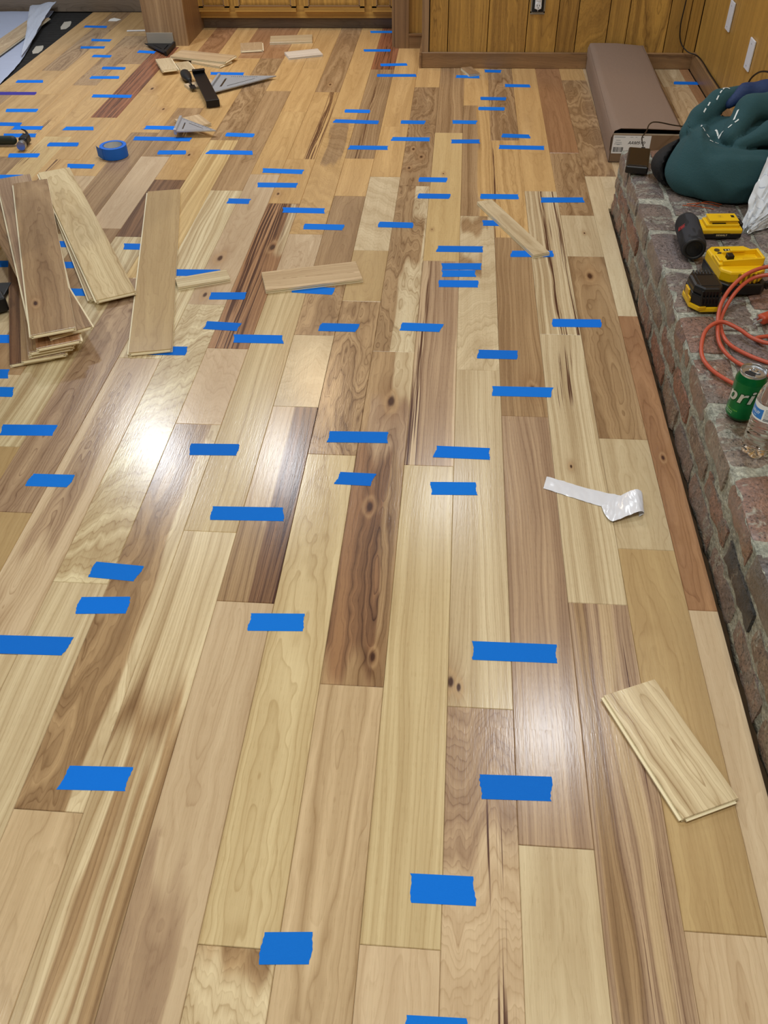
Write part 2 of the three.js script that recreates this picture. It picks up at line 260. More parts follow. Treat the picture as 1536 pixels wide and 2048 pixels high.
// ---------------------------------------------------------------- blue masking tape: [x, z, length, turn, slant of the left end, slant of the right end]
const TAPES = [[0.027,-0.597,0.104,0.019,-0.003,-0.002],[-0.214,-0.489,0.079,0.076,0.004,0.003],[0.024,-0.386,0.09,0.022,-0.001,0.001],[0.153,-0.787,0.126,0.032,0,0.005],[-0.607,-0.754,0.12,0.042,0.011,0.003],[0.161,-1.09,0.17,0.012,0,0.004],[-0.34,-1.137,0.116,0.052,0,0.001],[-0.852,-1.043,0.177,0.028,0,0.012],[-0.726,-1.16,0.111,0.072,0.001,-0.001],[-0.73,-1.26,0.112,-0.062,0.002,0.007],[0.028,-1.588,0.112,0.045,-0.002,-0.003],[-0.22,-1.61,0.09,-0.022,0.01,0.011],[0.048,-1.73,0.141,-0.014,0.008,0.001],[-0.468,-1.467,0.176,0.034,-0.003,-0.006],[-0.994,-1.559,0.111,0.018,0.005,0.005],[-0.604,-1.706,0.128,0.039,-0.004,-0.001],[-1.131,-1.76,0.148,0.041,-0.006,-0.002],[-0.23,-1.78,0.158,0.032,0.004,-0.001],[0.214,-2.013,0.167,0.012,0.001,0.012],[0.149,-2.202,0.118,0.008,0.005,0.006],[0.4,-2.395,0.152,0.026,0.003,0.005],[-0.346,-2.332,0.121,-0,0.007,0.008],[-0.087,-2.346,0.128,-0.023,0.007,0.01],[-0.717,-2.322,0.11,-0.064,0,0.003],[-0.588,-2.252,0.153,0.013,-0.01,-0.011],[-0.74,-2.513,0.119,0.05,-0.003,0.003],[-0.46,-2.565,0.141,-0.071,-0.003,0.003],[-0.889,-2.668,0.176,0.028,-0.006,-0.004],[0.026,-2.632,0.133,0.023,0.002,0.001],[0.035,-2.756,0.136,0.044,0,0.002],[0.026,-2.704,0.114,0.044,-0.001,0],[0.028,-2.888,0.163,0.018,0.007,0.003],[0.284,-2.862,0.149,0.047,0.009,0.003],[-0.216,-3.077,0.131,-0.023,0.003,-0.003],[-0.487,-3.048,0.151,-0.013,0.001,0.002],[0.162,-3.107,0.101,-0,0,0.005],[-0.584,-3.191,0.164,-0.012,-0.008,-0.006],[0.425,-3.328,0.166,0.042,0.003,0.001],[0.179,-3.351,0.15,0.007,0,0.001],[-0.081,-3.345,0.128,-0,0.002,0.007],[-0.091,-3.51,0.116,-0.009,0.004,0.003],[-0.729,-3.431,0.164,0.006,-0.005,-0.001],[-0.73,-3.578,0.175,-0.057,-0.009,0],[-0.857,-3.267,0.089,-0.022,-0.002,0.002],[-1.001,-3.782,0.204,-0.025,0.009,-0.009],[-1.262,-3.773,0.126,0.032,-0.004,-0.005],[-1,-3.997,0.134,-0.067,-0.003,-0.005],[-1.35,-3.936,0.269,-0.019,-0.002,-0.002],[-1.398,-4.08,0.15,-0.02,0.001,-0.006],[-0.391,-3.858,0.173,-0.006,0.004,-0.002],[-0.208,-3.968,0.173,-0.006,0.004,0.003],[-0.479,-4.188,0.214,-0.065,0.004,0.001],[-0.488,-4.334,0.123,-0.033,-0.003,-0.004],[-0.209,-4.188,0.114,-0.026,0.002,0.002],[0.034,-4.196,0.113,-0.027,-0.001,0.004],[0.04,-3.947,0.126,0.032,0.001,0],[0.288,-3.882,0.197,-0.03,0.001,0.003],[0.268,-4.022,0.126,-0.071,0.001,-0.007],[0.163,-4.387,0.126,-0.032,0,0.002],[0.174,-4.536,0.126,-0.04,0,0.001],[0.302,-4.742,0.128,-0.039,0.002,-0.008],[0.179,-4.986,0.088,-0.079,-0.005,0.001],[0.045,-4.887,0.124,-0.048,0,0],[-0.334,-4.901,0.209,0.019,-0.004,-0.002],[-0.362,-5.092,0.146,0.082,-0.004,-0.003],[-0.477,-5.364,0.153,0.02,-0.005,-0.003],[-0.472,-5.755,0.156,0.013,-0.004,-0.003],[-1.257,-4.914,0.183,-0.027,-0.008,-0.007],[-1.819,-5.314,0.108,-0.168,-0.008,-0.008],[-1.776,-4.528,0.207,-0.014,-0.011,-0.004],[-1.913,-4.834,0.158,0.019,-0.005,-0.009],[-1.916,-5,0.133,-0.045,-0.01,-0.009],[-2.057,-5.226,0.112,-0.071,-0.001,-0.009],[-2.17,-5.401,0.145,0.014,-0.011,-0.009],[-2.168,-5.554,0.124,-0.072,-0.016,-0.003],[-2.304,-5.859,0.149,-0.067,-0.01,-0.009],[-2.302,-4.758,0.146,0.021,-0.008,-0.012],[-2.307,-4.558,0.232,0.022,-0.013,-0.008],[-2.164,-4.301,0.16,0.025,-0.01,-0.008],[-2.16,-4.106,0.143,-0.014,-0.008,-0.011],[-2.038,-4.059,0.143,0.028,0.001,-0.008],[-2.038,-3.96,0.155,0.032,-0.013,-0.009],[-1.788,-4.059,0.142,0.028,0.002,-0.012],[-1.79,-3.853,0.141,0.028,-0.004,-0.007],[-1.921,-3.716,0.138,0.036,-0.008,-0.007],[-1.622,-3.602,0.117,-0.017,-0.012,-0.007],[-1.896,-3.474,0.13,0.038,-0.014,-0.013],[-1.151,-2.856,0.098,-0,-0.015,-0.01],[-1.427,-2.864,0.062,-0.032,-0.012,-0.013],[-1.364,-2.704,0.063,0.048,-0.011,-0.007],[-1.251,-2.514,0.063,-0,-0.011,-0.012],[-1.61,-2.701,0.081,0.049,-0.01,-0.005],[-1.404,-2.211,0.071,0.056,-0.016,-0.016],[-1.326,-2.021,0.063,0.063,-0.013,-0.011],[-1.282,-1.932,0.077,0.013,-0.013,-0.011],[-0.864,-2.171,0.139,0.029,-0.006,-0.002],[1.173,-4.802,0.138,-0.043,0.008,0.009],];
const tapeBump = dataTex(256, 256, (x, y) => [128 + 70 * N(x * 0.16, y * 0.5) + 40 * N(x * 0.5 + 9, y * 0.9), 0, 0], false);
const TAPE_W = 0.048;
const tapeMats = [0x0b76e8, 0x0d73de, 0x1079e6, 0x0e6fda].map((c) => new THREE.MeshPhysicalMaterial({ color: c, roughness: 0.8, specularIntensity: 0.35, bumpMap: tapeBump, bumpScale: 0.00022 }));
const purpleTape = std(0x38309a, 0.7, { bumpMap: tapeBump, bumpScale: 0.00022 });
const ORD = ['', 'first', 'second', 'third', 'fourth', 'fifth', 'sixth', 'seventh', 'eighth', 'ninth', 'tenth', 'eleventh', 'twelfth', 'thirteenth', 'fourteenth', 'fifteenth', 'sixteenth', 'seventeenth', 'eighteenth', 'nineteenth', 'twentieth', 'twenty-first', 'twenty-second', 'twenty-third', 'twenty-fourth'];
{
  const r = rng(31), list = TAPES.map((t, i) => {
    let best = 0, dist = 9; for (let k = -21; k <= 9; k++) { const e = Math.abs(seamX(k) - t[0]); if (e < dist) { dist = e; best = k; } }
    return { t, i, seam: best };
  });
  for (const { t, i, seam } of list) {
    const [x, z, len, turn, sl, sr] = t, hw = TAPE_W / 2, pts = [];
    const jag = (sx, s, dir) => { const q = []; for (let j = 0; j <= 9; j++) { const f = j / 9 * 2 - 1; q.push([sx - s / 2 * f * 1 + (j % 2 ? 0.0005 : -0.0005) + (r() - 0.5) * 0.0012 + 0.0015 * Math.sin(f * 3 + i) * dir, f * hw]); } return q; };
    const right = jag(len / 2, sr, 1), left = jag(-len / 2, sl, -1);
    const outline = [...left.reverse().map(([a, b]) => [a, b]), ...right.map(([a, b]) => [a, b])].map(([a, b]) => [a, b]);
    const g = prism(outline, 0.00025);
    const p = g.attributes.position, uv = g.attributes.uv; for (let q = 0; q < p.count; q++) uv.setXY(q, p.getX(q) * 9 + i * 0.3, p.getZ(q) * 9);
    const col = list.filter((o) => o.seam === seam).sort((a, b) => b.t[1] - a.t[1]), place = col.findIndex((o) => o.i === i) + 1;
    const size = len > 0.15 ? 'long' : len < 0.105 ? 'short' : 'medium-length', ends = Math.abs(sl) + Math.abs(sr) > 0.012 ? 'slant-torn' : 'square-torn';
    const nth = 4 - seam, where = nth < 1 ? 'between the long carton and the right wall' : ORD[Math.min(24, nth)] + ' floor seam from hearth';
    const m = part('painters_tape', g, i === 77 ? purpleTape : tapeMats[i % 4], scene);
    m.position.set(x, 0.0003, z); m.rotation.y = turn;
    tag(m, size + ' ' + ends + (i === 77 ? ' dark purple tape, ' : ' blue tape, ') + where + (nth < 1 ? '' : col.length > 1 ? ', ' + ORD[place] + ' strip from near end' : ', the only strip there'), 'tape', 'blue tape strips across the floor seams');
  }
}
// ---------------------------------------------------------------- walls, trim, cabinets
function uvBox(w, h, d, x = 0, y = 0, z = 0, ry = 0, sc = 2.2, upright = true, off = 0) {
  const g = new THREE.BoxGeometry(w, h, d), uv = g.attributes.uv, dims = [[d, h], [d, h], [w, d], [w, d], [w, h], [w, h]];
  for (let f = 0; f < 6; f++) for (let i = 0; i < 4; i++) { const k = f * 4 + i; let a = uv.getX(k) * dims[f][0] * sc, b = uv.getY(k) * dims[f][1] * sc; if (!upright) [a, b] = [b, a]; uv.setXY(k, a + off + f * 0.37, b + off * 0.7); }
  return mv(g, x, y, z, 0, ry, 0);
}
function grainTex(spec, seed) {
  const W = 512, d = new Uint8Array(W * W * 4); paintStrip(d, W, 0, 0, W, W, 0.45, 0.45, spec, seed);
  const t = new THREE.DataTexture(d, W, W); t.colorSpace = THREE.SRGBColorSpace; t.magFilter = THREE.LinearFilter; t.minFilter = THREE.LinearMipmapLinearFilter; t.generateMipmaps = true; t.wrapS = t.wrapT = THREE.MirroredRepeatWrapping; t.needsUpdate = true; return t;
}
const panelWood = std(0xffffff, 0.42, { map: grainTex('o st s8', 501) });
const trimWood = std(0xffffff, 0.42, { map: grainTex('q st s8', 502) });
const darkWood = std(0xffffff, 0.45, { map: grainTex('h ca s9', 503) });
const caseWood = std(0xffffff, 0.4, { map: grainTex('b st s7', 504) });
const plaster = std(0xcfcac0, 0.9), seamDark = std(0x2c1c0c, 0.8);
const upBoard = (x0, x1, y0, y1, thick, look, ease = 0.002) => {      // upright board facing +z, its face at z = 0
  const st = strip(x1 - x0, y1 - y0, look, 0.5, 'panel');
  return [boardGeo(x0, x1, 0, -(y1 - y0), 0, thick, st, ease).rotateX(Math.PI / 2).translate(0, y0, 0), st.mat];
};
{
  // back wall: random-width boards with dark grooves between
  const wb = struct('wall_back');
  part('wall_backing', box(1.436, CEIL, 0.09, 0.517, CEIL / 2, -5.05 - 0.06 - 0.006), seamDark, wb);
  const cuts = [-0.168, -0.069, 0.142, 0.345, 0.503, 0.605, 0.764, 0.865, 1.071, 1.174, 1.234], looks = ['o ca g1.1', 'o st', 'o ca', 'o pl g1.2', 'o ca g1.3', 'o wv g.8', 'o st', 'o ca g1.2', 'o pl', 'o st'];
  for (let i = 0; i < 10; i++) { const [g, m] = upBoard(cuts[i] + 0.0018, cuts[i + 1] - 0.0018, 0, 1.15, 0.014, looks[i]); part('wall_panel', g.translate(0, 0, -5.05 - 0.001), m, wb); const u = uvBox(cuts[i + 1] - cuts[i] - 0.0036, CEIL - 1.15, 0.014, (cuts[i] + cuts[i + 1]) / 2, (CEIL + 1.15) / 2, -5.058, 0, 2.2, true, i * 0.3); part('wall_panel', u, panelWood, wb); }
  // the wall's end beside the cabinets
  part('corner_trim', [uvBox(0.036, CEIL, 0.02, -0.189, CEIL / 2, -5.048, 0, 2.2)], caseWood, wb);
  part('end_panel', uvBox(0.02, CEIL, 0.36, -0.197, CEIL / 2, -5.23, 0, 2.2), trimWood, wb);
  const bb = struct('baseboard_back');
  const bbs = strip(1.44, 0.078, 'q pl', 0.5, 'panel');
  { const st = strip(0.078, 1.44, 'q ca g1.2', 0.5, 'panel'); part('board', boardGeo(0, 0.078, 0, -1.441, 0, 0.014, st, 0.003).rotateY(-Math.PI / 2).rotateX(Math.PI / 2).translate(-0.207, 0.0775, -5.035), st.mat, bb); }
  part('end_return', uvBox(0.012, 0.077, 0.35, -0.213, 0.0385, -5.205, 0, 2.2, false), trimWood, bb);

  // right wall
  const wr = struct('wall_right');
  part('wall_backing', box(0.09, CEIL, 7.7, WALL_R + 0.06 + 0.006, CEIL / 2, -1.4), seamDark, wr);
  const rc = [-5.05, -4.95, -4.74, -4.55, -4.42, -4.2, -4.0, -3.84, -3.63, -3.5, -3.29, -3.06, -2.92, -2.7];
  for (let i = 0; i < rc.length - 1; i++) { const [g, m] = upBoard(rc[i] + 0.0008, rc[i + 1] - 0.0008, 0, 1.15, 0.012, ['o pl', 'o st g.8', 'o pl g.7'][i % 3]); part('wall_panel', g.rotateY(-Math.PI / 2).translate(WALL_R + 0.001, 0, 0), m, wr); }
  part('wall_panel', uvBox(0.012, CEIL - 1.15, 2.4, WALL_R + 0.007, (CEIL + 1.15) / 2, -3.85, 0, 2.2), panelWood, wr);
  part('wall_panel', uvBox(0.012, CEIL, 5.1, WALL_R + 0.007, CEIL / 2, -0.14, 0, 2.2), panelWood, wr);
  const br = struct('baseboard_right');
  { const st = strip(0.088, 1.75, 'q st', 0.5, 'panel'); part('board', boardGeo(0, 0.088, 0, -1.75, 0, 0.013, st, 0.003).rotateZ(Math.PI / 2).translate(WALL_R - 0.013, 0, -3.27), st.mat, br); }

  // alcove at the back with base cabinets
  const alcove = struct('wall_alcove');
  part('wall_panel', box(2.2, CEIL, 0.1, -1.0, CEIL / 2, -6.46), plaster, alcove);
  const sideP = struct('trim_1');
  part('stile', uvBox(0.078, CEIL, 0.03, -0.336, CEIL / 2, -5.422, 0, 2.2), trimWood, sideP);
  part('infill_panel', uvBox(0.1, CEIL - 0.07, 0.02, -0.252, 0.07 + (CEIL - 0.07) / 2, -5.435, 0, 2.2, true, 0.3), panelWood, sideP);
  part('bottom_rail', [uvBox(0.09, 0.07, 0.026, -0.252, 0.035, -5.422, 0, 2.2, false), uvBox(0.09, 0.008, 0.03, -0.252, 0.072, -5.42, 0, 2.2, false)], trimWood, sideP);
  part('side_return', uvBox(0.02, CEIL, 0.42, -0.385, CEIL / 2, -5.645, 0, 2.2), trimWood, sideP);

  const wl = struct('wall_left'); part('wall_board', box(0.1, CEIL, 9, -5.3, CEIL / 2, -1.9), plaster, wl);
  const wf = struct('wall_front'); part('wall_board', box(6.8, CEIL, 0.1, -2, CEIL / 2, 2.45), plaster, wf);
  const wk = struct('wall_far'); part('wall_board', box(3.5, CEIL, 0.1, -3.5, CEIL / 2, -6.305), plaster, wk);
  const bk = struct('baseboard_far'); part('board', uvBox(3.4, 0.13, 0.018, -3.52, 0.065, -6.243, 0, 1.6, false), darkWood, bk);
  const c = struct('ceiling'); part('ceiling_board', box(7.2, 0.1, 9.3, -2, CEIL + 0.05 + 0.001, -2), plaster, c);

  // column between the alcove and the room beyond
  const col = struct('pillar');
  part('face_panel', uvBox(0.23, CEIL, 0.02, -1.715, CEIL / 2, -5.45, 0, 2.2), caseWood, col);
  part('side_panel', uvBox(0.02, CEIL, 0.8, -1.61, CEIL / 2, -5.86, 0, 2.2, true, 0.4), trimWood, col);
  part('edge_trim', uvBox(0.016, CEIL, 0.82, -1.838, CEIL / 2, -5.85, 0, 2.2), caseWood, col);
  part('plinth_patch', rbox(0.158, 0.071, 0.006, 0.001, -1.763, 0.0355, -5.436), std(0x9b9488, 0.85), col);
  part('core_board', box(0.2, CEIL, 0.78, -1.724, CEIL / 2, -5.86), plaster, col);
}
{
  // run of base cabinets
  const g = thing('base_cabinet', 'golden oak base cabinet run with raised-panel doors at the back of the room', 'cabinet', [-1.0, 0, -5.8]);
  const W0 = -0.6, W1 = 0.6, F = 0;
  part('toe_kick', uvBox(1.22, 0.066, 0.02, -0.002, 0.034, -0.055, 0, 1.6, false, 0.2), darkWood, g);
  part('carcass', uvBox(1.2, 0.80, 0.55, 0, 0.468, -0.345, 0, 2), trimWood, g);
  part('worktop', rbox(1.21, 0.035, 0.6, 0.006, 0, 0.89, -0.3), std(0xb9ad98, 0.4), g);
  part('bottom_rail', uvBox(1.2, 0.076, 0.02, 0, 0.103, -0.0105, 0, 2, false), panelWood, g);
  for (const x of [-0.396, 0.023, 0.437]) part('stile', uvBox(0.06, 0.73, 0.02, x, 0.5, -0.010, 0, 2), panelWood, g);
  const doors = [[-0.6, -0.413], [-0.378, -0.002], [0.048, 0.415], [0.46, 0.6]];
  for (const [a, b] of doors) {
    const w = b - a, d = part('door', [uvBox(w, 0.03, 0.018, (a + b) / 2, 0.117, 0.011, 0, 2, false), uvBox(w, 0.055, 0.018, (a + b) / 2, 0.83, 0.011, 0, 2, false), uvBox(0.028, 0.71, 0.018, a + 0.014, 0.478, 0.011, 0, 2), uvBox(0.028, 0.71, 0.018, b - 0.014, 0.478, 0.011, 0, 2)], panelWood, g);
    const s = new THREE.Shape(); const x0 = a + 0.028, x1 = b - 0.028; s.moveTo(x0, 0.132); s.lineTo(x1, 0.132); s.lineTo(x1, 0.803); s.lineTo(x0, 0.803); s.closePath();
    const pg = new THREE.ExtrudeGeometry(s, { depth: 0.002, bevelEnabled: true, bevelSize: 0.018, bevelThickness: 0.008, bevelOffset: -0.018, bevelSegments: 2 });
    const uv = pg.attributes.uv; for (let i = 0; i < uv.count; i++) uv.setXY(i, uv.getX(i) * 2, uv.getY(i) * 2);
    part('raised_panel', pg.translate(0, 0, 0.004), panelWood, d);
    part('moulding', [uvBox(w - 0.05, 0.006, 0.008, (a + b) / 2, 0.134, 0.019, 0, 2, false), uvBox(0.006, 0.67, 0.008, a + 0.03, 0.468, 0.019, 0, 2), uvBox(0.006, 0.67, 0.008, b - 0.03, 0.468, 0.019, 0, 2)], caseWood, d);
  }
}
// ---------------------------------------------------------------- raised brick hearth
function roughBrick(w, h, d, seed, round = 0.012, amp = 0.003, n = [7, 3, 4]) {
  let g = new THREE.BoxGeometry(w, h, d, n[0], n[1], n[2]); g.deleteAttribute('uv'); g = mergeVertices(g);
  const p = g.attributes.position, hx = w / 2, hy = h / 2, hz = d / 2;
  for (let i = 0; i < p.count; i++) {
    let x = p.getX(i), y = p.getY(i), z = p.getZ(i);
    const rr = round * (1 + 0.6 * N(x * 20 + seed * 3.1, z * 20 + y * 31)), cx = clamp(x, -hx + rr, hx - rr), cy = clamp(y, -hy + rr, hy - rr), cz = clamp(z, -hz + rr, hz - rr);
    const dx = x - cx, dy = y - cy, dz = z - cz, l = Math.hypot(dx, dy, dz) || 1, onEdge = l > 1e-6;
    if (onEdge) { const k = Math.min(1, rr / l); x = cx + dx * k; y = cy + dy * k; z = cz + dz * k; }
    const a = amp * (N(x * 38 + seed * 7.7, z * 42 + y * 51 + seed) + 0.5 * N(x * 110 + seed, z * 120 + y * 97));
    const s = onEdge ? 1 / l : 0;
    p.setXYZ(i, x + dx * s * a + amp * 0.3 * N(seed, z * 30), y + dy * s * a, z + dz * s * a);
  }
  g.computeVertexNormals();
  const nn = g.attributes.normal, uv = new Float32Array(p.count * 2);
  for (let i = 0; i < p.count; i++) { const ax = Math.abs(nn.getX(i)), ay = Math.abs(nn.getY(i)), az = Math.abs(nn.getZ(i)); uv[i * 2] = (ay > ax && ay > az ? p.getZ(i) : az > ax ? p.getX(i) : p.getZ(i)) * 3.4 + seed * 0.37; uv[i * 2 + 1] = (ay > ax && ay > az ? p.getX(i) : p.getY(i)) * 3.4 + seed * 0.61; }
  g.setAttribute('uv', new THREE.BufferAttribute(uv, 2)); return g;
}
function brickTex(base, spots, smear, seed, pits = true) {
  return dataTex(384, 384, (i, j) => {
    const x = i / 384, y = j / 384, p = (a, b) => N(((x * a) % a) + seed, ((y * b) % b) + seed * 2);
    const m1 = p(7, 7), m2 = p(19, 19), m3 = p(60, 60), m4 = p(150, 150);
    let c = [base[0], base[1], base[2]]; const k = sst(-0.15, 0.55, m1 + 0.45 * m2), f = 1 + 0.16 * m3 + 0.10 * m4;
    for (let q = 0; q < 3; q++) c[q] = mix(c[q], spots[q], k);
    const gr = sst(smear, smear + 0.3, 0.6 * p(11, 5) + 0.5 * p(31, 15) + 0.18 * m3); const gm = [142, 141, 132];
    for (let q = 0; q < 3; q++) c[q] = mix(c[q], gm[q], gr * 0.85);
    if (pits && m3 + 0.7 * m4 < -1.0) { c[0] *= 0.55; c[1] *= 0.55; c[2] *= 0.55; }
    return c.map((v) => clamp(v * f, 0, 255));
  });
}
const roughBump = dataTex(384, 384, (i, j) => [128 + 60 * N(i * 0.09, j * 0.09) + 46 * N(i * 0.3 + 5, j * 0.3) + 24 * N(i * 0.8, j * 0.8), 0, 0], false);
{
  const spec = [[[138, 98, 80], [122, 108, 100], 0.52], [[132, 116, 108], [112, 100, 98], 0.44], [[146, 94, 72], [128, 88, 72], 0.66], [[126, 116, 112], [140, 112, 100], 0.4], [[52, 53, 56], [76, 72, 70], 0.7], [[140, 122, 102], [122, 98, 84], 0.4], [[124, 110, 112], [102, 94, 98], 0.55]];
  const mats = spec.map(([a, b, s], i) => new THREE.MeshPhysicalMaterial({ map: brickTex(a.map((v, q) => mix(v, [124, 110, 102][q], i === 4 ? 0 : 0.3)), b.map((v, q) => mix(v, [116, 108, 100][q], i === 4 ? 0 : 0.3)), s - 0.04, 11 + i * 13), roughness: 0.62, bumpMap: roughBump, bumpScale: 0.004, clearcoat: 0.25, clearcoatRoughness: 0.35 }));
  const top = spec.map(([a, b, s], i) => new THREE.MeshPhysicalMaterial({ map: brickTex(a.map((v, q) => mix(v, [112, 102, 98][q], 0.55)), b.map((v, q) => mix(v, [104, 98, 96][q], 0.5)), s - 0.16, 101 + i * 7), roughness: 0.5, bumpMap: roughBump, bumpScale: 0.0035, clearcoat: 0.55, clearcoatRoughness: 0.3 }));
  const mortarTex = brickTex([164, 164, 152], [142, 144, 134], 0.3, 333, false);
  const mortarMat = std(0xffffff, 0.85, { map: mortarTex, bumpMap: roughBump, bumpScale: 0.004 });
  const h = thing('brick_hearth', 'raised hearth of old uneven red and black bricks with grey mortar along the right', 'hearth', [0, 0, 0]);
  const HX = HEARTH_X, Z1 = HEARTH_END, Z0 = 0.3, topY = 0.23, r = rng(77);
  // mortar mass, slightly behind the brick faces, with an uneven skin
  const bodyGeo = (x0, x1, y0, y1, z0, z1, nx, ny, nz, amp, seed) => {
    let g = new THREE.BoxGeometry(x1 - x0, y1 - y0, z1 - z0, nx, ny, nz).translate((x0 + x1) / 2, (y0 + y1) / 2, (z0 + z1) / 2); g.deleteAttribute('uv'); g.deleteAttribute('normal'); g = mergeVertices(g);
    const p = g.attributes.position; for (let i = 0; i < p.count; i++) { const x = p.getX(i), y = p.getY(i), z = p.getZ(i), a = amp * (N(z * 26 + seed, y * 60 + x * 31) + 0.6 * N(z * 80, y * 120 + x * 90 + seed)); if (x < x0 + 1e-5) p.setX(i, x + a); if (y > y1 - 1e-5) p.setY(i, y + a * 0.7); if (z < z1 && z < z0 + 1e-5) p.setZ(i, z + a * 0.6); }
    g.computeVertexNormals(); const uv = new Float32Array(p.count * 2); for (let i = 0; i < p.count; i++) { uv[i * 2] = p.getZ(i) * 3; uv[i * 2 + 1] = (p.getX(i) + p.getY(i)) * 3; } g.setAttribute('uv', new THREE.BufferAttribute(uv, 2)); return g;
  };
  part('mortar', bodyGeo(HX + 0.0075, WALL_R - 0.003, -0.012, topY - 0.006, Z1 + 0.006, Z0, 24, 10, 300, 0.0034, 5), mortarMat, h);
  const cuts = [-3.25, -3.03, -2.79, -2.565, -2.315, -2.07, -1.87, -1.655, -1.42, -1.195, -0.97, -0.74, -0.51, -0.28, -0.05, 0.29];
  const topLook = [3, 1, 1, 6, 1, 2, 0, 5, 2, 4, 4, 2, 0, 1, 5], midLook = [5, 0, 2, 1, 5, 0, 2, 5, 0, 4, 5, 0, 1, 2, 0, 1], botLook = [0, 2, 5, 0, 2, 5, 1, 3, 1, 3, 5, 2, 2, 1, 5, 3];
  const put = (x0, x1, y0, y1, z0, z1, m, seed, round, amp) => { const w = z1 - z0, g = roughBrick(x1 - x0, y1 - y0, w, seed, round, amp, [4, 3, 8]); g.rotateX((r() - 0.5) * 0.03).rotateY((r() - 0.5) * 0.02).translate((x0 + x1) / 2, (y0 + y1) / 2, (z0 + z1) / 2); part('brick', g, m, h); };
  for (let i = 0; i < cuts.length - 1; i++) {
    const a = cuts[i], b = cuts[i + 1], j = 0.0105, dx = (r() - 0.5) * 0.006;
    put(HX + 0.001 + dx, HX + 0.098 + dx, 0.154, topY + (r() - 0.5) * 0.002, a + j, b - j, top[topLook[i]], i + 1, 0.016, 0.0035);
    const m0 = i === 0 ? a + j : (cuts[i - 1] + a) / 2 + j + 0.01 * N(i, 3), m1 = (a + b) / 2 - j + 0.01 * N(i + 1, 3);
    put(HX + dx * 0.6, HX + 0.1, 0.0815, 0.140, m0, m1, mats[midLook[i]], i + 40, 0.011, 0.004);
    put(HX + 0.002 - dx * 0.5, HX + 0.1, -0.004, 0.066, a + j + (i ? 0.03 : 0), b - j + 0.03, mats[botLook[i]], i + 80, 0.011, 0.004);
    for (let row = 1; row < 6; row++) {
      const x0 = HX + 0.104 + (row - 1) * 0.106, sft = row % 2 ? 0.11 : 0.02, zz0 = Math.max(Z1 + 0.006, a - sft + j), zz1 = Math.min(Z0, b - sft - j);
      if (zz1 - zz0 > 0.04) put(x0, x0 + 0.099, 0.166, topY + (r() - 0.5) * 0.002, zz0, zz1, top[(i * 3 + row * 2) % 7 === 4 ? 6 : (i * 3 + row * 2) % 7], i * 9 + row * 31, 0.010, 0.003);
    }
  }
}
// ---------------------------------------------------------------- loose boards and offcuts
const coreMat = std(0xf0e4c4, 0.7), coreDark = std(0xa88a5e, 0.8), TH = 0.0126;
function looseBoard(name, label, nl, far, w, L, y, look, group, opt = {}) {
  let dx = far[0] - nl[0], dz = far[1] - nl[1]; const l = Math.hypot(dx, dz); dx /= l; dz /= l;
  const cx = nl[0] + dx * L / 2 - dz * w / 2, cz = nl[1] + dz * L / 2 + dx * w / 2;
  const g = thing(name, label, 'board', [cx, y, cz], Math.atan2(-dx, -dz), group);
  const st = strip(w, L, look, opt.detail ?? 1);
  const face = boardGeo(-w / 2, w / 2, L / 2, -L / 2, TH, 0.0028, st, 0.0007); part('face_veneer', face, st.mat, g);
  const s = opt.flip ? -1 : 1, hh = (TH - 0.003) / 2 - 0.0016;
  part('plywood_core', [box(w + 0.0006, hh, L + 0.0006, 0, hh / 2 + 0.0001, 0), box(w + 0.0006, hh, L + 0.0006, 0, TH - 0.003 - hh / 2, 0), box(w - 0.014, TH - 0.004, L - 0.014, 0, TH / 2 - 0.001, 0)], opt.core ?? coreMat, g);
  if (!opt.ripped) part('tongue', [box(0.006, 0.0035, L - 0.002, s * (w / 2 + 0.0026), 0.0052, 0), box(w - 0.012, 0.0035, 0.005, 0, 0.0052, L / 2 + 0.002)], opt.core ?? coreMat, g);
  return g;
}
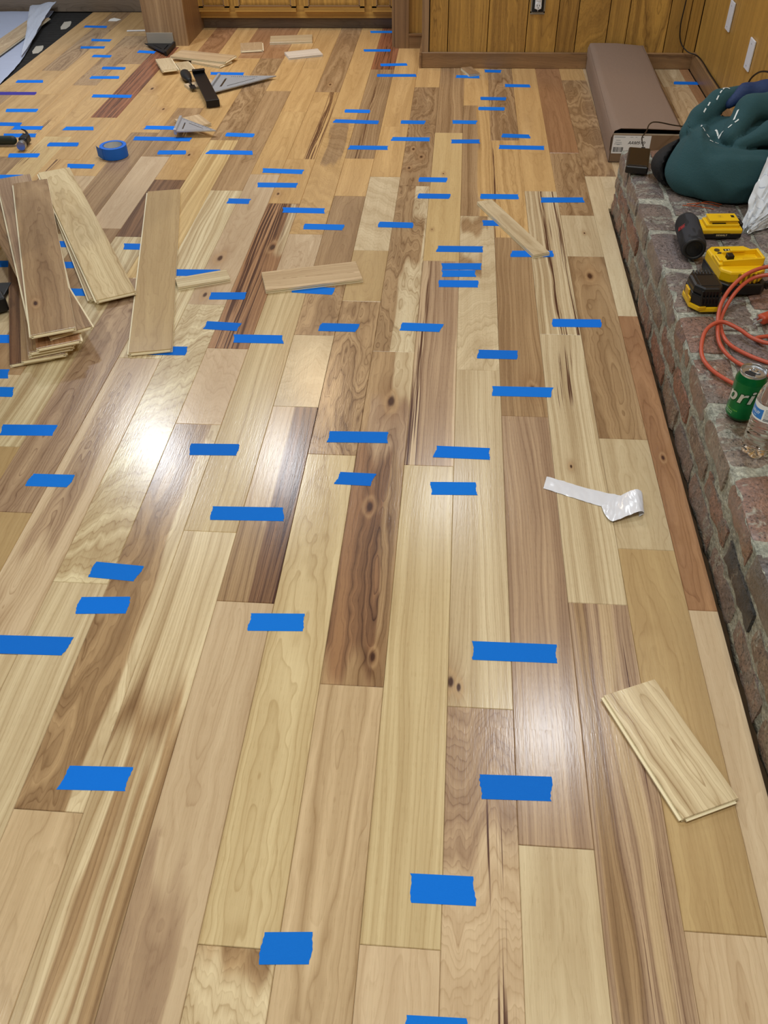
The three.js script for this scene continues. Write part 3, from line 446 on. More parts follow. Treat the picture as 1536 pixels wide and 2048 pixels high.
{
  const pile = 'fanned pile of loose floor boards';
  const P = (nl, far, k, look, label, opt) => looseBoard('floor_board', label, nl, far, 0.127, 1.19, 0.0006 + k * (TH + 0.0003), look, pile, opt);
  P([-1.300, -2.054], [-1.599, -2.769], 0, 'b st h-.1,.35,d g1.2', 'greyish brown streaked floor board at the bottom of the fanned pile', { core: coreMat });
  P([-1.261, -2.055], [-1.70, -3.12], 1, 'b st', 'brown floor board second from the bottom of the fanned pile');
  P([-1.240, -2.066], [-1.72, -3.12], 2, 'm ca', 'brown floor board third from the bottom of the fanned pile');
  P([-1.232, -2.062], [-1.71, -3.10], 3, 'b ca', 'brown floor board fourth from the bottom of the fanned pile');
  P([-1.206, -2.064], [-1.70, -3.10], 4, 'r st g1.2', 'reddish brown floor board fifth from the bottom of the fanned pile');
  P([-1.178, -2.106], [-1.178 - 0.56, -2.106 - 0.83], 5, 'b ca', 'brown floor board swung out to the right near the top of the fanned pile', {});
  P([-1.262, -2.170], [-1.712, -3.040], 6, 'm st', 'brown floor board second from the top of the fanned pile, swung to the left', { flip: true });
  P([-1.214, -2.072], [-1.723, -3.189], 7, 'b ca g.75 s12 k.2,.16,11', 'topmost brown floor board of the fanned pile with a knot near its near end', { flip: true });
  looseBoard('floor_board', 'pale floor board lying under another beside the fanned pile', [-1.19, -2.447], [-1.655, -3.30], 0.127, 1.16, 0.0008, 'c st', undefined, { flip: true });
  looseBoard('floor_board', 'pale yellowish floor board with wavy grain lying on another beside the fanned pile', [-1.152, -2.418], [-1.755, -3.47], 0.13, 1.2, 0.0137, 'y ca g.9 s8', undefined, { flip: true });
  looseBoard('floor_board', 'single tan floor board lying alone right of the fanned pile', [-0.961, -2.134], [-1.251, -3.364], 0.129, 1.215, 0.0008, 'g ca g.6 s10', undefined, { flip: true });
}
const cut = (label, nl, far, w, L, look, opt, y = 0.0008) => looseBoard('board_offcut', label, nl, far, w, L, y, look, undefined, opt);
cut('short cream offcut lying askew near the hearth in the foreground', [0.435, -0.741], [0.329, -0.984], 0.113, 0.268, 'c ca g1.3 s11', { flip: true });
cut('narrow pale offcut strip beside the single tan floor board', [-0.941, -2.603], [-0.775, -2.675], 0.071, 0.178, 'w st', { ripped: true });
cut('tan offcut lying across the middle of the floor over a blue tape strip', [-0.651, -2.658], [-0.335, -2.752], 0.131, 0.330, 't ca g.8', { ripped: true });
cut('long ripped pale offcut strip lying diagonally before the hearth', [0.286, -2.826], [0.089, -3.270], 0.063, 0.485, 'c pl', { ripped: true });
cut('lower one of the two long tan offcuts beside the pillar', [-1.318, -5.0], [-1.5, -5.09], 0.11, 0.20, 't pl', { detail: 0.5 });
cut('upper one of the two long tan offcuts beside the pillar', [-1.290, -5.035], [-1.632, -5.140], 0.127, 0.355, 't st', { detail: 0.5 }, 0.0142);
cut('small square cream offcut with a dark corner near the black triangle square', [-1.600, -4.870], [-1.699, -5.084], 0.085, 0.225, 'c pl', { detail: 0.5 }, 0.0145);
cut('small tan offcut tucked under the square cream offcut', [-1.515, -4.925], [-1.585, -5.07], 0.075, 0.15, 'c pl', { detail: 0.5 });
cut('tan square offcut lying apart before the cabinets', [-1.259, -5.298], [-1.292, -5.456], 0.127, 0.16, 't pl', { detail: 0.5 });
cut('pale rectangular offcut lying crosswise nearest the cabinets', [-1.139, -5.606], [-0.889, -5.642], 0.14, 0.25, 'c st', { detail: 0.5, ripped: true });
cut('whitish upside-down offcut lying before the cabinets', [-1.001, -5.277], [-0.82, -5.35], 0.118, 0.196, 'v st', { detail: 0.5, ripped: true, core: std(0xf0ebe2, 0.8) });
cut('small brown offcut leaning at the foot of the back wall baseboard', [0.052, -4.883], [0.009, -4.995], 0.06, 0.125, 'b pl', { detail: 0.5, ripped: true });
cut('tan offcut lying under the small silver triangle square', [-1.262, -4.035], [-1.355, -4.165], 0.127, 0.15, 't pl', { detail: 0.5, ripped: true });
cut('pinkish offcut lying under the black pull bar', [-1.392, -4.625], [-1.43, -4.68], 0.15, 0.08, 'p pl', { detail: 0.5, ripped: true });
// ---------------------------------------------------------------- tools on the floor
const blackSteel = std(0x17181b, 0.42, { metalness: 0.35 }), blackPlastic = std(0x15161a, 0.5), alu = std(0xc4c9d2, 0.36, { metalness: 0.6 }), aluDull = std(0xa9adb3, 0.5, { metalness: 0.35 });
const inkTex = (draw) => canvasTex(512, 512, draw);
function triangleSquare(name, label, rightAngle, legA, legB, a, mat, fence, markInk) {
  // right angle at the origin; leg A along +x, leg B along +z (mirrored by the sign of legB); plate lies at mid fence height
  const g = thing(name, label, 'square', rightAngle, a);
  const sB = Math.sign(legB), A = legA, B = Math.abs(legB), t = 0.005, y = fence / 2 - t / 2;
  const sh = new THREE.Shape([[0, 0], [A, 0], [0, B]].map(([x, z]) => new THREE.Vector2(x, z)));
  const hole = (pts) => sh.holes.push(new THREE.Path(pts.map(([x, z]) => new THREE.Vector2(x, z))));
  hole([[A * 0.13, B * 0.16], [A * 0.13, B * 0.62], [A * 0.165, B * 0.60], [A * 0.165, B * 0.16]]);                       // upright slot
  hole([[A * 0.25, B * 0.55], [A * 0.64, B * 0.16], [A * 0.665, B * 0.16], [A * 0.25, B * 0.585]]);                          // slot along the long side
  for (let i = 0; i < 14; i++) { const x = A * (0.22 + i * 0.034); hole([[x, B * 0.05], [x + A * 0.012, B * 0.05], [x + A * 0.012, B * 0.085], [x, B * 0.085]]); }
  const plate = new THREE.ExtrudeGeometry(sh, { depth: t, bevelEnabled: false }).rotateX(Math.PI / 2).translate(0, y + t, 0);
  if (sB < 0) { plate.scale(1, 1, -1); const ix = plate.index; const p = plate.attributes; for (const k of ['position', 'normal', 'uv']) { const q = p[k], s = q.itemSize, arr = q.array; for (let i = 0; i < q.count; i += 3) for (let c = 0; c < s; c++) { const tmp = arr[(i + 1) * s + c]; arr[(i + 1) * s + c] = arr[(i + 2) * s + c]; arr[(i + 2) * s + c] = tmp; } } plate.computeVertexNormals(); }
  part('plate', plate, mat, g);
  part('fence', rbox(0.013, fence, B, 0.002, -0.0065 + 0.004, fence / 2, sB * B / 2), mat, g);
  // engraved scale marks along the long side
  const marks = []; const L = Math.hypot(A, B), ux = -A / L, uz = sB * B / L;
  for (let i = 4; i < 44; i++) { const s = i / 46 * L, ln = i % 5 ? 0.005 : 0.011; marks.push(box(0.0008, 0.0004, ln, A + ux * s + uz * sB * -0 - sB * 0, y + t + 0.0002, uz * s).translate(0, 0, 0)); }
  const rot = Math.atan2(uz, -ux);
  const list = []; for (let i = 4; i < 44; i++) { const s = i / 46 * L, ln = i % 5 ? 0.005 : 0.011, nx = -Math.abs(uz), nz = -Math.abs(ux) * sB; list.push(mv(new THREE.BoxGeometry(0.0009, 0.0004, ln), A + ux * s + nx * (ln / 2 + 0.003), y + t + 0.0002, uz * s + nz * (ln / 2 + 0.003), 0, Math.atan2(nx, nz), 0)); }
  part('scale_marks', list, std(markInk, 0.6), g);
  return g;
}
triangleSquare('triangle_square', 'large silver triangle square with its long point to the right under the pull bar', [-1.275, 0.0006, -4.825], 0.305, 0.305, 0.0, aluDull, 0.028, 0x4a4d52);
triangleSquare('triangle_square', 'small silver triangle square lying on offcuts and blue tape', [-1.287, 0.0145, -3.952], 0.186, -0.186, 0.10, alu, 0.024, 0x3a3c44);
triangleSquare('triangle_square', 'black plastic triangle square by the foot of the pillar', [-1.683, 0.0008, -5.43], 0.178, -0.2, Math.PI, blackPlastic, 0.026, 0x3c3d42);
{
  const g = thing('pull_bar', 'wide black steel pull bar with a bent-down end lying across the large silver square', 'pull bar', [-1.295, 0.0285, -4.585], Math.atan2(-(-1.39 + 1.205), -(-4.82 + 4.355)));
  const w = 0.066, L = 0.47;
  part('bar', [rbox(w, 0.006, L, 0.002, 0, 0.006, 0)], blackSteel, g);
  part('striking_lip', [rbox(w, 0.034, 0.008, 0.002, 0, -0.008, L / 2 + 0.002), rbox(w, 0.007, 0.012, 0.002, 0, 0.005, L / 2 - 0.002)], blackSteel, g);
  part('hook_end', [rbox(w, 0.022, 0.008, 0.002, 0, 0.015, -L / 2), rbox(w, 0.005, 0.028, 0.002, 0, 0.0245, -L / 2 + 0.012)], blackSteel, g);
  part('felt_pad', rbox(w * 0.9, 0.002, L * 0.85, 0.0006, 0, 0.002, 0), std(0x0c0c0e, 0.9), g);
}
{
  const a = Math.atan2(-(-1.465 + 1.365), -(-4.835 + 4.61));
  const g = thing('scraper', 'black oval-handled scraper tucked beside the pull bar', 'scraper', [-1.44, 0.0225, -4.775], a);
  part('handle', lathe([[0, -0.095], [0.014, -0.092], [0.0245, -0.07], [0.0275, -0.03], [0.0245, 0.012], [0.016, 0.05], [0.0115, 0.062], [0.0135, 0.07], [0, 0.071]], 24).rotateX(Math.PI / 2).scale(1, 0.78, 1).translate(0, 0, -0.005), blackPlastic, g);
  part('shank', [cyl(0.005, 0.006, 0.09, 0, -0.002, 0.095, Math.PI / 2), rbox(0.03, 0.002, 0.06, 0.0008, 0, -0.004, 0.16)], blackSteel, g);
}
{
  // claw hammer on its side
  const g = thing('hammer', 'claw hammer with a dark green handle lying on the floor beyond the board pile', 'hammer', [-1.965, 0.0008, -3.842], 0.06); g.scale.setScalar(1.22);
  part('handle', [mv(new THREE.CapsuleGeometry(0.016, 0.23, 6, 16).scale(1, 1, 0.8), -0.155, 0.0185, 0.004, 0, 0, Math.PI / 2), mv(new THREE.CapsuleGeometry(0.018, 0.06, 6, 16).scale(1, 1, 0.8), -0.25, 0.0188, 0.004, 0, 0, Math.PI / 2)], std(0x26312c, 0.6), g);
  const head = part('head', [rbox(0.032, 0.026, 0.045, 0.006, 0.005, 0.019, 0.0), cyl(0.0125, 0.0105, 0.03, 0.009, 0.019, 0.036, Math.PI / 2)], std(0x2a2c30, 0.42, { metalness: 0.5 }), g);
  part('striking_face', [cyl(0.0155, 0.0155, 0.018, 0.012, 0.019, 0.057, Math.PI / 2), cyl(0.0155, 0.0125, 0.003, 0.0125, 0.019, 0.0675, Math.PI / 2)], std(0xa9aeb6, 0.3, { metalness: 0.9 }), head);
  const claw = (yo) => { const s = new THREE.CatmullRomCurve3([V3(0.006, 0.019, -0.015), V3(0.0, 0.019 + yo * 0.5, -0.045), V3(-0.014, 0.019 + yo, -0.07), V3(-0.034, 0.019 + yo * 1.2, -0.086)]); const t = new THREE.TubeGeometry(s, 16, 0.0062, 8); const p = t.attributes.position, v = V3(), c = V3(); for (let i = 0; i < p.count; i++) { const f = Math.floor(i / 9) / 16; s.getPointAt(f, c); v.fromBufferAttribute(p, i); v.sub(c).multiplyScalar(1.25 - 0.95 * f).add(c); p.setXYZ(i, v.x, v.y, v.z); } t.computeVertexNormals(); return t; };
  part('claw', [claw(0.007), claw(-0.007)], std(0x2a2c30, 0.42, { metalness: 0.5 }), head);
}
{
  // roll of blue tape standing flat on its side
  const g = thing('tape_roll', 'roll of blue masking tape standing flat on the floor beyond the leaning boards', 'tape roll', [-1.505, 0.0008, -3.722]);
  const R0 = 0.040, R1 = 0.058, Hh = 0.048, prof = [[R0, 0], [R1 - 0.001, 0], [R1, 0.001], [R1, Hh - 0.001], [R1 - 0.001, Hh], [R1 - 0.004, Hh - 0.0006], [R1 - 0.008, Hh], [R1 - 0.011, Hh - 0.0005], [R0, Hh], [R0, 0]];
  part('tape_winding', lathe(prof, 64), std(0x0f6cdc, 0.6, { bumpMap: tapeBump, bumpScale: 0.0002 }), g);
  part('cardboard_core', lathe([[R0 - 0.0028, 0.0004], [R0 - 0.0002, 0.0004], [R0 - 0.0002, Hh - 0.0004], [R0 - 0.0028, Hh - 0.0004], [R0 - 0.0028, 0.0004]], 48), std(0xcfd4d8, 0.8), g);
  const n = 14, P = [], I = []; for (let i = 0; i <= n; i++) { const f = i / n, an = 2.2 + f * 0.85, r = R1 + 0.0008 + Math.pow(f, 2.2) * 0.016; for (const y of [0.0006 + f * 0.002, Hh - 0.0006 - f * 0.001]) P.push(Math.cos(an) * r, y, Math.sin(an) * r); if (i < n) { const k = i * 2; I.push(k, k + 1, k + 2, k + 1, k + 3, k + 2, k, k + 2, k + 1, k + 1, k + 2, k + 3); } }
  const fg = new THREE.BufferGeometry(); fg.setAttribute('position', new THREE.Float32BufferAttribute(P, 3)); fg.setIndex(I.filter((_, i) => Math.floor(i / 6) % 2 === 0)); fg.computeVertexNormals();
  part('loose_end', fg, new THREE.MeshStandardMaterial({ color: 0x1f74dc, roughness: 0.6, side: THREE.DoubleSide }), g);
}
// thin sheet through rows of points; gets a little thickness so that it is a body
function sheetGeo(rows, thick = 0.0003) {
  const m = rows[0].length, n = rows.length, P = [], I = [], U = [];
  for (const s of [1, -1]) rows.forEach((row, i) => row.forEach((p, j) => { P.push(p[0], p[1] + s * thick / 2, p[2]); U.push(j / (m - 1), i / (n - 1)); }));
  const o = n * m; for (let i = 0; i < n - 1; i++) for (let j = 0; j < m - 1; j++) { const a = i * m + j, b = a + 1, c = a + m, d = c + 1; I.push(a, c, b, b, c, d, o + a, o + b, o + c, o + b, o + d, o + c); }
  const rim = []; for (let j = 0; j < m - 1; j++) rim.push([j, j + 1], [(n - 1) * m + j + 1, (n - 1) * m + j]); for (let i = 0; i < n - 1; i++) rim.push([(i + 1) * m, i * m], [i * m + m - 1, (i + 1) * m + m - 1]);
  for (const [a, b] of rim) I.push(a, b, o + a, b, o + b, o + a);
  const g = new THREE.BufferGeometry(); g.setAttribute('position', new THREE.Float32BufferAttribute(P, 3)); g.setAttribute('uv', new THREE.Float32BufferAttribute(U, 2)); g.setIndex(I); g.computeVertexNormals(); return g;
}
function loft(edgeA, edgeB, n, m, wob = 0, seed = 0) {
  const A = new THREE.CatmullRomCurve3(edgeA.map((p) => V3(...p))), B = new THREE.CatmullRomCurve3(edgeB.map((p) => V3(...p))), rows = [];
  for (let i = 0; i <= n; i++) { const a = A.getPoint(i / n), b = B.getPoint(i / n), row = []; for (let j = 0; j <= m; j++) { const p = a.clone().lerp(b, j / m); p.y = Math.max(0.0008, p.y + wob * N(i * 0.7 + seed, j * 0.8 + seed)); row.push([p.x, p.y, p.z]); } rows.push(row); }
  return rows;
}
{
  const film = new THREE.MeshPhysicalMaterial({ color: 0xf0f2fc, roughness: 0.22, clearcoat: 0.6, clearcoatRoughness: 0.12, transmission: 0.1, side: THREE.DoubleSide });
  const g = thing('packing_tape', 'used strip of whitish packing tape with a folded end before the hearth', 'packing tape', [0.36, 0, -1.57]);
  const q = (x, y, z) => [x - 0.36, y, z + 1.57];
  part('strip', sheetGeo(loft([q(0.249, 0.0012, -1.600), q(0.31, 0.002, -1.574), q(0.36, 0.0015, -1.552), q(0.392, 0.002, -1.540)], [q(0.260, 0.004, -1.644), q(0.32, 0.0035, -1.620), q(0.38, 0.003, -1.598), q(0.442, 0.004, -1.580)], 26, 6, 0.0016, 3)), film, g);
  part('folded_end', sheetGeo(loft([q(0.384, 0.004, -1.541), q(0.390, 0.006, -1.508), q(0.402, 0.008, -1.486), q(0.44, 0.017, -1.497), q(0.468, 0.022, -1.508), q(0.480, 0.012, -1.513), q(0.470, 0.0015, -1.512)], [q(0.388, 0.005, -1.545), q(0.41, 0.006, -1.562), q(0.43, 0.008, -1.574), q(0.452, 0.018, -1.582), q(0.472, 0.024, -1.584), q(0.486, 0.013, -1.582), q(0.474, 0.0015, -1.580)], 40, 8, 0.0013, 8)), film, g);
}
{
  // black ribbed felt, pale foam and a board on it, where the floor is not laid yet
  const ribTex = dataTex(64, 256, (x, y) => { const v = 20 + 10 * N(x * 0.4, y * 0.4) + (y % 16 < 3 ? 14 : 0); return [v, v, v * 1.02]; });
  const felt = tag(part('underlay_felt', sheetGeo(loft([[-2.447, 0.003, -4.35], [-2.447, 0.003, -5.4], [-2.449, 0.003, -6.228]], [[-2.84, 0.003, -4.35], [-2.84, 0.003, -5.4], [-2.84, 0.003, -6.228]], 40, 10, 0.0006, 2), 0.004).translate(0, -0.0125 + 0.0025, 0), std(0xffffff, 0.92, { map: ribTex }), scene), 'black ribbed felt underlay along the unfinished edge of the floor', 'underlay');
  felt.material.map.repeat.set(1, 2);
  const foamMat = new THREE.MeshPhysicalMaterial({ color: 0xb4bfda, roughness: 0.5, sheen: 0.2, side: THREE.DoubleSide, bumpMap: dataTex(128, 128, (x, y) => [128 + 90 * N(x * 0.25, y * 0.9), 0, 0], false), bumpScale: 0.002 });
  const g = thing('foam_underlay', 'pale blue-white foam underlay sheet with a folded-back corner beside the black felt', 'underlay', [-3.1, 0, -5.4]);
  const q = (x, y, z) => [x + 3.1, y, z + 5.4];
  part('sheet', sheetGeo(loft([q(-2.43, 0.002, -4.55), q(-2.49, 0.004, -5.1), q(-2.62, 0.006, -5.7), q(-2.70, 0.01, -6.2)], [q(-3.7, 0.002, -4.4), q(-3.7, 0.002, -5.0), q(-3.7, 0.002, -5.7), q(-3.7, 0.002, -6.2)], 40, 30, 0.0015, 5), 0.003), foamMat, g);
  part('folded_corner', sheetGeo(loft([q(-2.50, 0.014, -5.15), q(-2.57, 0.03, -5.55), q(-2.64, 0.042, -5.9), q(-2.672, 0.065, -6.21)], [q(-2.52, 0.018, -5.2), q(-2.61, 0.034, -5.5), q(-2.73, 0.042, -5.85), q(-2.845, 0.044, -6.18)], 24, 10, 0.0045, 12), 0.003), new THREE.MeshPhysicalMaterial({ color: 0xc6cfe2, roughness: 0.42, side: THREE.DoubleSide, bumpMap: foamMat.bumpMap, bumpScale: 0.0015 }), g);
  looseBoard('floor_board', 'brown floor board lying on the pale foam underlay at the far left', [-2.765, -5.05], [-2.765, -6.0], 0.127, 0.92, 0.012, 't ca', undefined, { detail: 0.5, core: std(0xb9b09a, 0.8) });
  const paper = std(0xb9b4a8, 0.85);
  const bits = [['white torn paper patch on the black felt nearest the back', [-2.515, -5.91], 0.035, 0.20, 0.12], ['white torn paper patch on the black felt, the middle one', [-2.492, -5.37], 0.035, 0.17, 0.12], ['white torn paper patch on the black felt nearest the camera', [-2.485, -4.80], 0.025, 0.08, 0.3]];
  bits.forEach(([label, [x, z], w, l, a]) => { const m = part('paper_patch', prism([[-w * 0.9, -l * 0.42], [w * 0.25, -l * 0.5], [w * 0.55, -l * 0.3], [w * 0.8, l * 0.1], [w * 0.55, l * 0.44], [-w * 0.3, l * 0.5], [-w * 0.75, l * 0.2]], 0.0006), paper, scene); m.position.set(x, -0.0045, z); m.rotation.y = a; tag(m, label, 'paper', 'paper patches on the felt'); });
  const scrap = part('paper_scrap', prism([[-0.03, -0.03], [-0.01, -0.055], [0.045, -0.02], [0.03, 0.02], [-0.028, 0.018]], 0.003, 0.0008), std(0xf2f2ee, 0.8), scene); scrap.position.set(-2.235, 0.0008, -6.005); tag(scrap, 'small white scrap of paper on the floor by the far wall', 'paper');
  const st = part('paint_stick', rbox(0.135, 0.005, 0.022, 0.001), std(0xe9e9ea, 0.6), scene); st.position.set(-2.0, 0.0034, -5.757); st.rotation.y = 0.09; tag(st, 'thin white strip of trim lying left of the pillar', 'strip');
}
{
  // upright floor nailer at the left edge, mostly out of the picture
  const red = std(0x7c1218, 0.4), dk = std(0x101114, 0.45);
  const g = thing('floor_nailer', 'black and dark red upright floor nailer beside the board pile', 'nailer', [-1.545, 0.0008, -2.43], 0.12);
  part('foot_plate', [rbox(0.17, 0.014, 0.22, 0.004, -0.02, 0.007, 0.0), rbox(0.05, 0.05, 0.06, 0.008, 0.072, 0.031, 0.06, 0, 0.5, 0)], dk, g);
  part('magazine', rbox(0.05, 0.34, 0.07, 0.01, -0.08, 0.20, -0.04, -0.25, 0, 0), dk, g);
  part('body', [rbox(0.09, 0.30, 0.10, 0.025, -0.02, 0.2, 0.0, 0, 0, -0.1), cyl(0.055, 0.06, 0.2, 0.02, 0.38, -0.02, 0, 0, -0.1)], red, g);
  part('drive_cap_and_blocker', [cyl(0.075, 0.075, 0.1, 0.04, 0.50, -0.04), cyl(0.06, 0.075, 0.02, 0.04, 0.56, -0.04), rbox(0.24, 0.22, 0.16, 0.03, 0.055, 0.65, -0.06)], dk, g);  // wide top block, out of view, shaped to cut off the lamp reflection
  part('handle', tube([[-0.02, 0.44, -0.04], [-0.1, 0.52, -0.12], [-0.12, 0.50, -0.2], [-0.12, 0.40, -0.22]], 0.02, 24, 12), dk, g);
}
// ---------------------------------------------------------------- carton, wall fittings, cords
{
  const kraft = std(0x8c7768, 0.85, { bumpMap: roughBump, bumpScale: 0.0006 }), kraftIn = std(0x4a3a2e, 0.9), edge = std(0xb6a792, 0.85);
  const W = 0.282, L = 1.31, H = 0.128, c = 0.004;
  const g = thing('carton', 'long brown flooring carton lying from the hearth to the back wall', 'carton', [0.662 + W / 2, 0.0008, -4.375], Math.atan2(-0.030, 1.31) * 1);
  part('tray', [box(W, c, L, 0, c / 2, 0), box(c, H - 0.012, L, -W / 2 + c / 2, (H - 0.012) / 2, 0), box(c, H - 0.012, L, W / 2 - c / 2, (H - 0.012) / 2, 0), box(W, H - 0.012, c, 0, (H - 0.012) / 2, -L / 2 + c / 2)], kraft, g);
  const end = part('end_panel', [box(W - 0.002, H - 0.014, c, 0, (H - 0.014) / 2, L / 2 - c / 2)], std(0x7d6650, 0.85), g);
  part('panel_edge', box(W - 0.006, 0.004, 0.007, 0, H - 0.012, L / 2 - 0.003), edge, end);
  // lid: top sheet that lifts a little at the near end, with turned-down sides
  const rows = []; for (let i = 0; i <= 24; i++) { const z = mix(L / 2 + 0.004, -L / 2, i / 24), f = i / 24, near = Math.exp(-f * 9), y = H + 0.012 * near + 0.002 * Math.sin(f * 9) - 0.004 * f; const sag = (u) => y - 0.012 * f * u * (u > 0 ? 1 : 0) - 0.003 * near * (u > 0 ? u : 0); rows.push([[-W / 2 - 0.003, 0.045 + 0.02 * (1 - near), z], [-W / 2 - 0.004, H - 0.028, z], [-W / 2 + 0.006, H - 0.004 + 0.006 * near, z], [-W / 2 + 0.03, sag(-0.8), z], [-W / 4, sag(-0.5), z], [0, sag(0), z], [W / 4, sag(0.5), z], [W / 2 - 0.01, sag(0.9), z], [W / 2 + 0.004, sag(1) - 0.006, z], [W / 2 + 0.004, H - 0.05, z]]); }
  part('lid', sheetGeo(rows, 0.003), kraft, g);
  const lab = canvasTex(512, 256, (x, w, h) => {
    x.fillStyle = '#e6e9ee'; x.fillRect(0, 0, w, h); x.fillStyle = '#23262c'; x.font = 'bold italic 58px sans-serif'; x.fillText('AAM51D', 208, 122);
    x.fillStyle = '#8a93a0'; x.fillRect(14, 20, 150, 9); x.fillRect(230, 20, 40, 6); x.fillRect(300, 20, 22, 6); x.fillStyle = '#51545c'; x.fillRect(390, 18, 24, 11);
    x.fillStyle = '#97a0aa'; for (const [a, b, l] of [[44, 66, 60], [34, 96, 88], [24, 118, 104], [60, 128, 40]]) x.fillRect(a, b, l, 8);
    x.fillStyle = '#2a2e36'; const r = rng(3); for (let p = 20; p < 150;) { const q = 2 + r() * 7; x.fillRect(p, 166, q, 70); p += q + 2 + r() * 5; }
  });
  const lm = part('shipping_label', new THREE.PlaneGeometry(0.155, 0.074).translate(-0.058, 0.0745, L / 2 + 0.0012), std(0xffffff, 0.6, { map: lab }), end, 'white printed label on the carton end');
}
{
  // uncovered wall socket in the back wall
  const g = thing('wall_outlet', 'white duplex outlet without cover plate in its dark box on the back wall', 'outlet', [0.392, 0.318, -5.05]);
  part('junction_box', box(0.058, 0.1, 0.006, 0, 0, 0.0032), std(0x1b1a1a, 0.8), g);
  part('wall_cutout', [box(0.074, 0.014, 0.003, 0, -0.054, 0.0017), box(0.006, 0.11, 0.003, 0.034, 0, 0.0017), box(0.006, 0.11, 0.003, -0.034, 0, 0.0017)], std(0x8f8879, 0.9), g);
  const w = std(0xe9edf2, 0.4);
  const d = part('receptacle', [rbox(0.033, 0.068, 0.014, 0.003, 0, 0, 0.012), cyl(0.0165, 0.0165, 0.018, 0, 0.0195, 0.013, Math.PI / 2), cyl(0.0165, 0.0165, 0.018, 0, -0.0195, 0.013, Math.PI / 2)], w, g);
  const slots = []; for (const y of [0.0195, -0.0195]) slots.push(box(0.0025, 0.008, 0.001, -0.006, y + 0.003, 0.0223), box(0.0025, 0.007, 0.001, 0.006, y + 0.003, 0.0223), cyl(0.0024, 0.0024, 0.001, 0, y - 0.008, 0.0223, Math.PI / 2));
  part('slots', slots, std(0x202226, 0.7), d);
  part('mounting_screw', [cyl(0.003, 0.003, 0.004, 0, -0.043, 0.008, Math.PI / 2, 0, 0, 10), cyl(0.003, 0.003, 0.004, 0, 0.043, 0.008, Math.PI / 2, 0, 0, 10)], alu, g);
  const plateMat = std(0xe4e9f4, 0.35);
  for (const [z, y, label] of [[-4.515, 0.372, 'white blank wall plate on the right wall, the farther and higher one'], [-4.08, 0.326, 'white blank wall plate on the right wall, the nearer and lower one']]) {
    const p = thing('wall_plate', label, 'wall plate', [WALL_R, y, z], -Math.PI / 2, 'wall plates on the right wall');
    part('plate', rbox(0.074, 0.118, 0.007, 0.002, 0, 0, 0.0042), plateMat, p); part('screw', cyl(0.003, 0.003, 0.002, 0, 0.042, 0.008, Math.PI / 2, 0, 0, 10), alu, p); part('screw', cyl(0.003, 0.003, 0.002, 0, -0.042, 0.008, Math.PI / 2, 0, 0, 10), alu, p);
  }
  const a = thing('outlet_adapter', 'white plug-in outlet adapter on the right wall above the teal garment', 'adapter', [WALL_R, 0.318, -3.66]);
  part('body', [rbox(0.085, 0.03, 0.055, 0.006, -0.043, 0, 0), rbox(0.045, 0.06, 0.045, 0.006, -0.023, -0.03, 0.01)], std(0xe8edf6, 0.35), a);
  part('plug', [rbox(0.02, 0.02, 0.022, 0.004, -0.094, -0.004, 0.0)], blackPlastic, a, 'black plug pushed into the adapter');
}
const cordBlack = std(0x15100f, 0.5);
const cable = (label, pts, r = 0.0028, seg = 70, name = 'power_cord') => tag(part(name, tube(pts, r, seg, 8), cordBlack, scene), label, 'cord');
cable('thin black cable hanging down the back wall corner onto the right baseboard', [[1.128, 0.62, -5.042], [1.139, 0.42, -5.04], [1.135, 0.3, -5.04], [1.133, 0.2, -5.038], [1.15, 0.13, -5.032], [1.185, 0.096, -5.0], [1.222, 0.0925, -4.95], [1.2295, 0.0925, -4.6], [1.2295, 0.0925, -4.2]], 0.003);
cable('thin black cord running from the flat black charger past the carton to the adapter', [[0.668, 0.262, -3.185], [0.67, 0.27, -3.24], [0.70, 0.262, -3.33], [0.74, 0.24, -3.48], [0.80, 0.2, -3.62], [0.90, 0.16, -3.70], [1.02, 0.13, -3.78], [1.12, 0.10, -3.98], [1.16, 0.14, -4.03], [1.17, 0.2, -3.98], [1.168, 0.262, -3.85], [1.15, 0.303, -3.745], [1.138, 0.313, -3.68]], 0.0024, 110);
cable('black cord looping up from behind the teal garment to the right wall', [[1.14, 0.10, -3.80], [1.17, 0.17, -3.87], [1.19, 0.23, -3.878], [1.19, 0.28, -3.868], [1.19, 0.335, -3.79], [1.19, 0.375, -3.665], [1.205, 0.38, -3.60], [1.228, 0.38, -3.58]], 0.0036);
// ---------------------------------------------------------------- things on the hearth
const HT = 0.233;
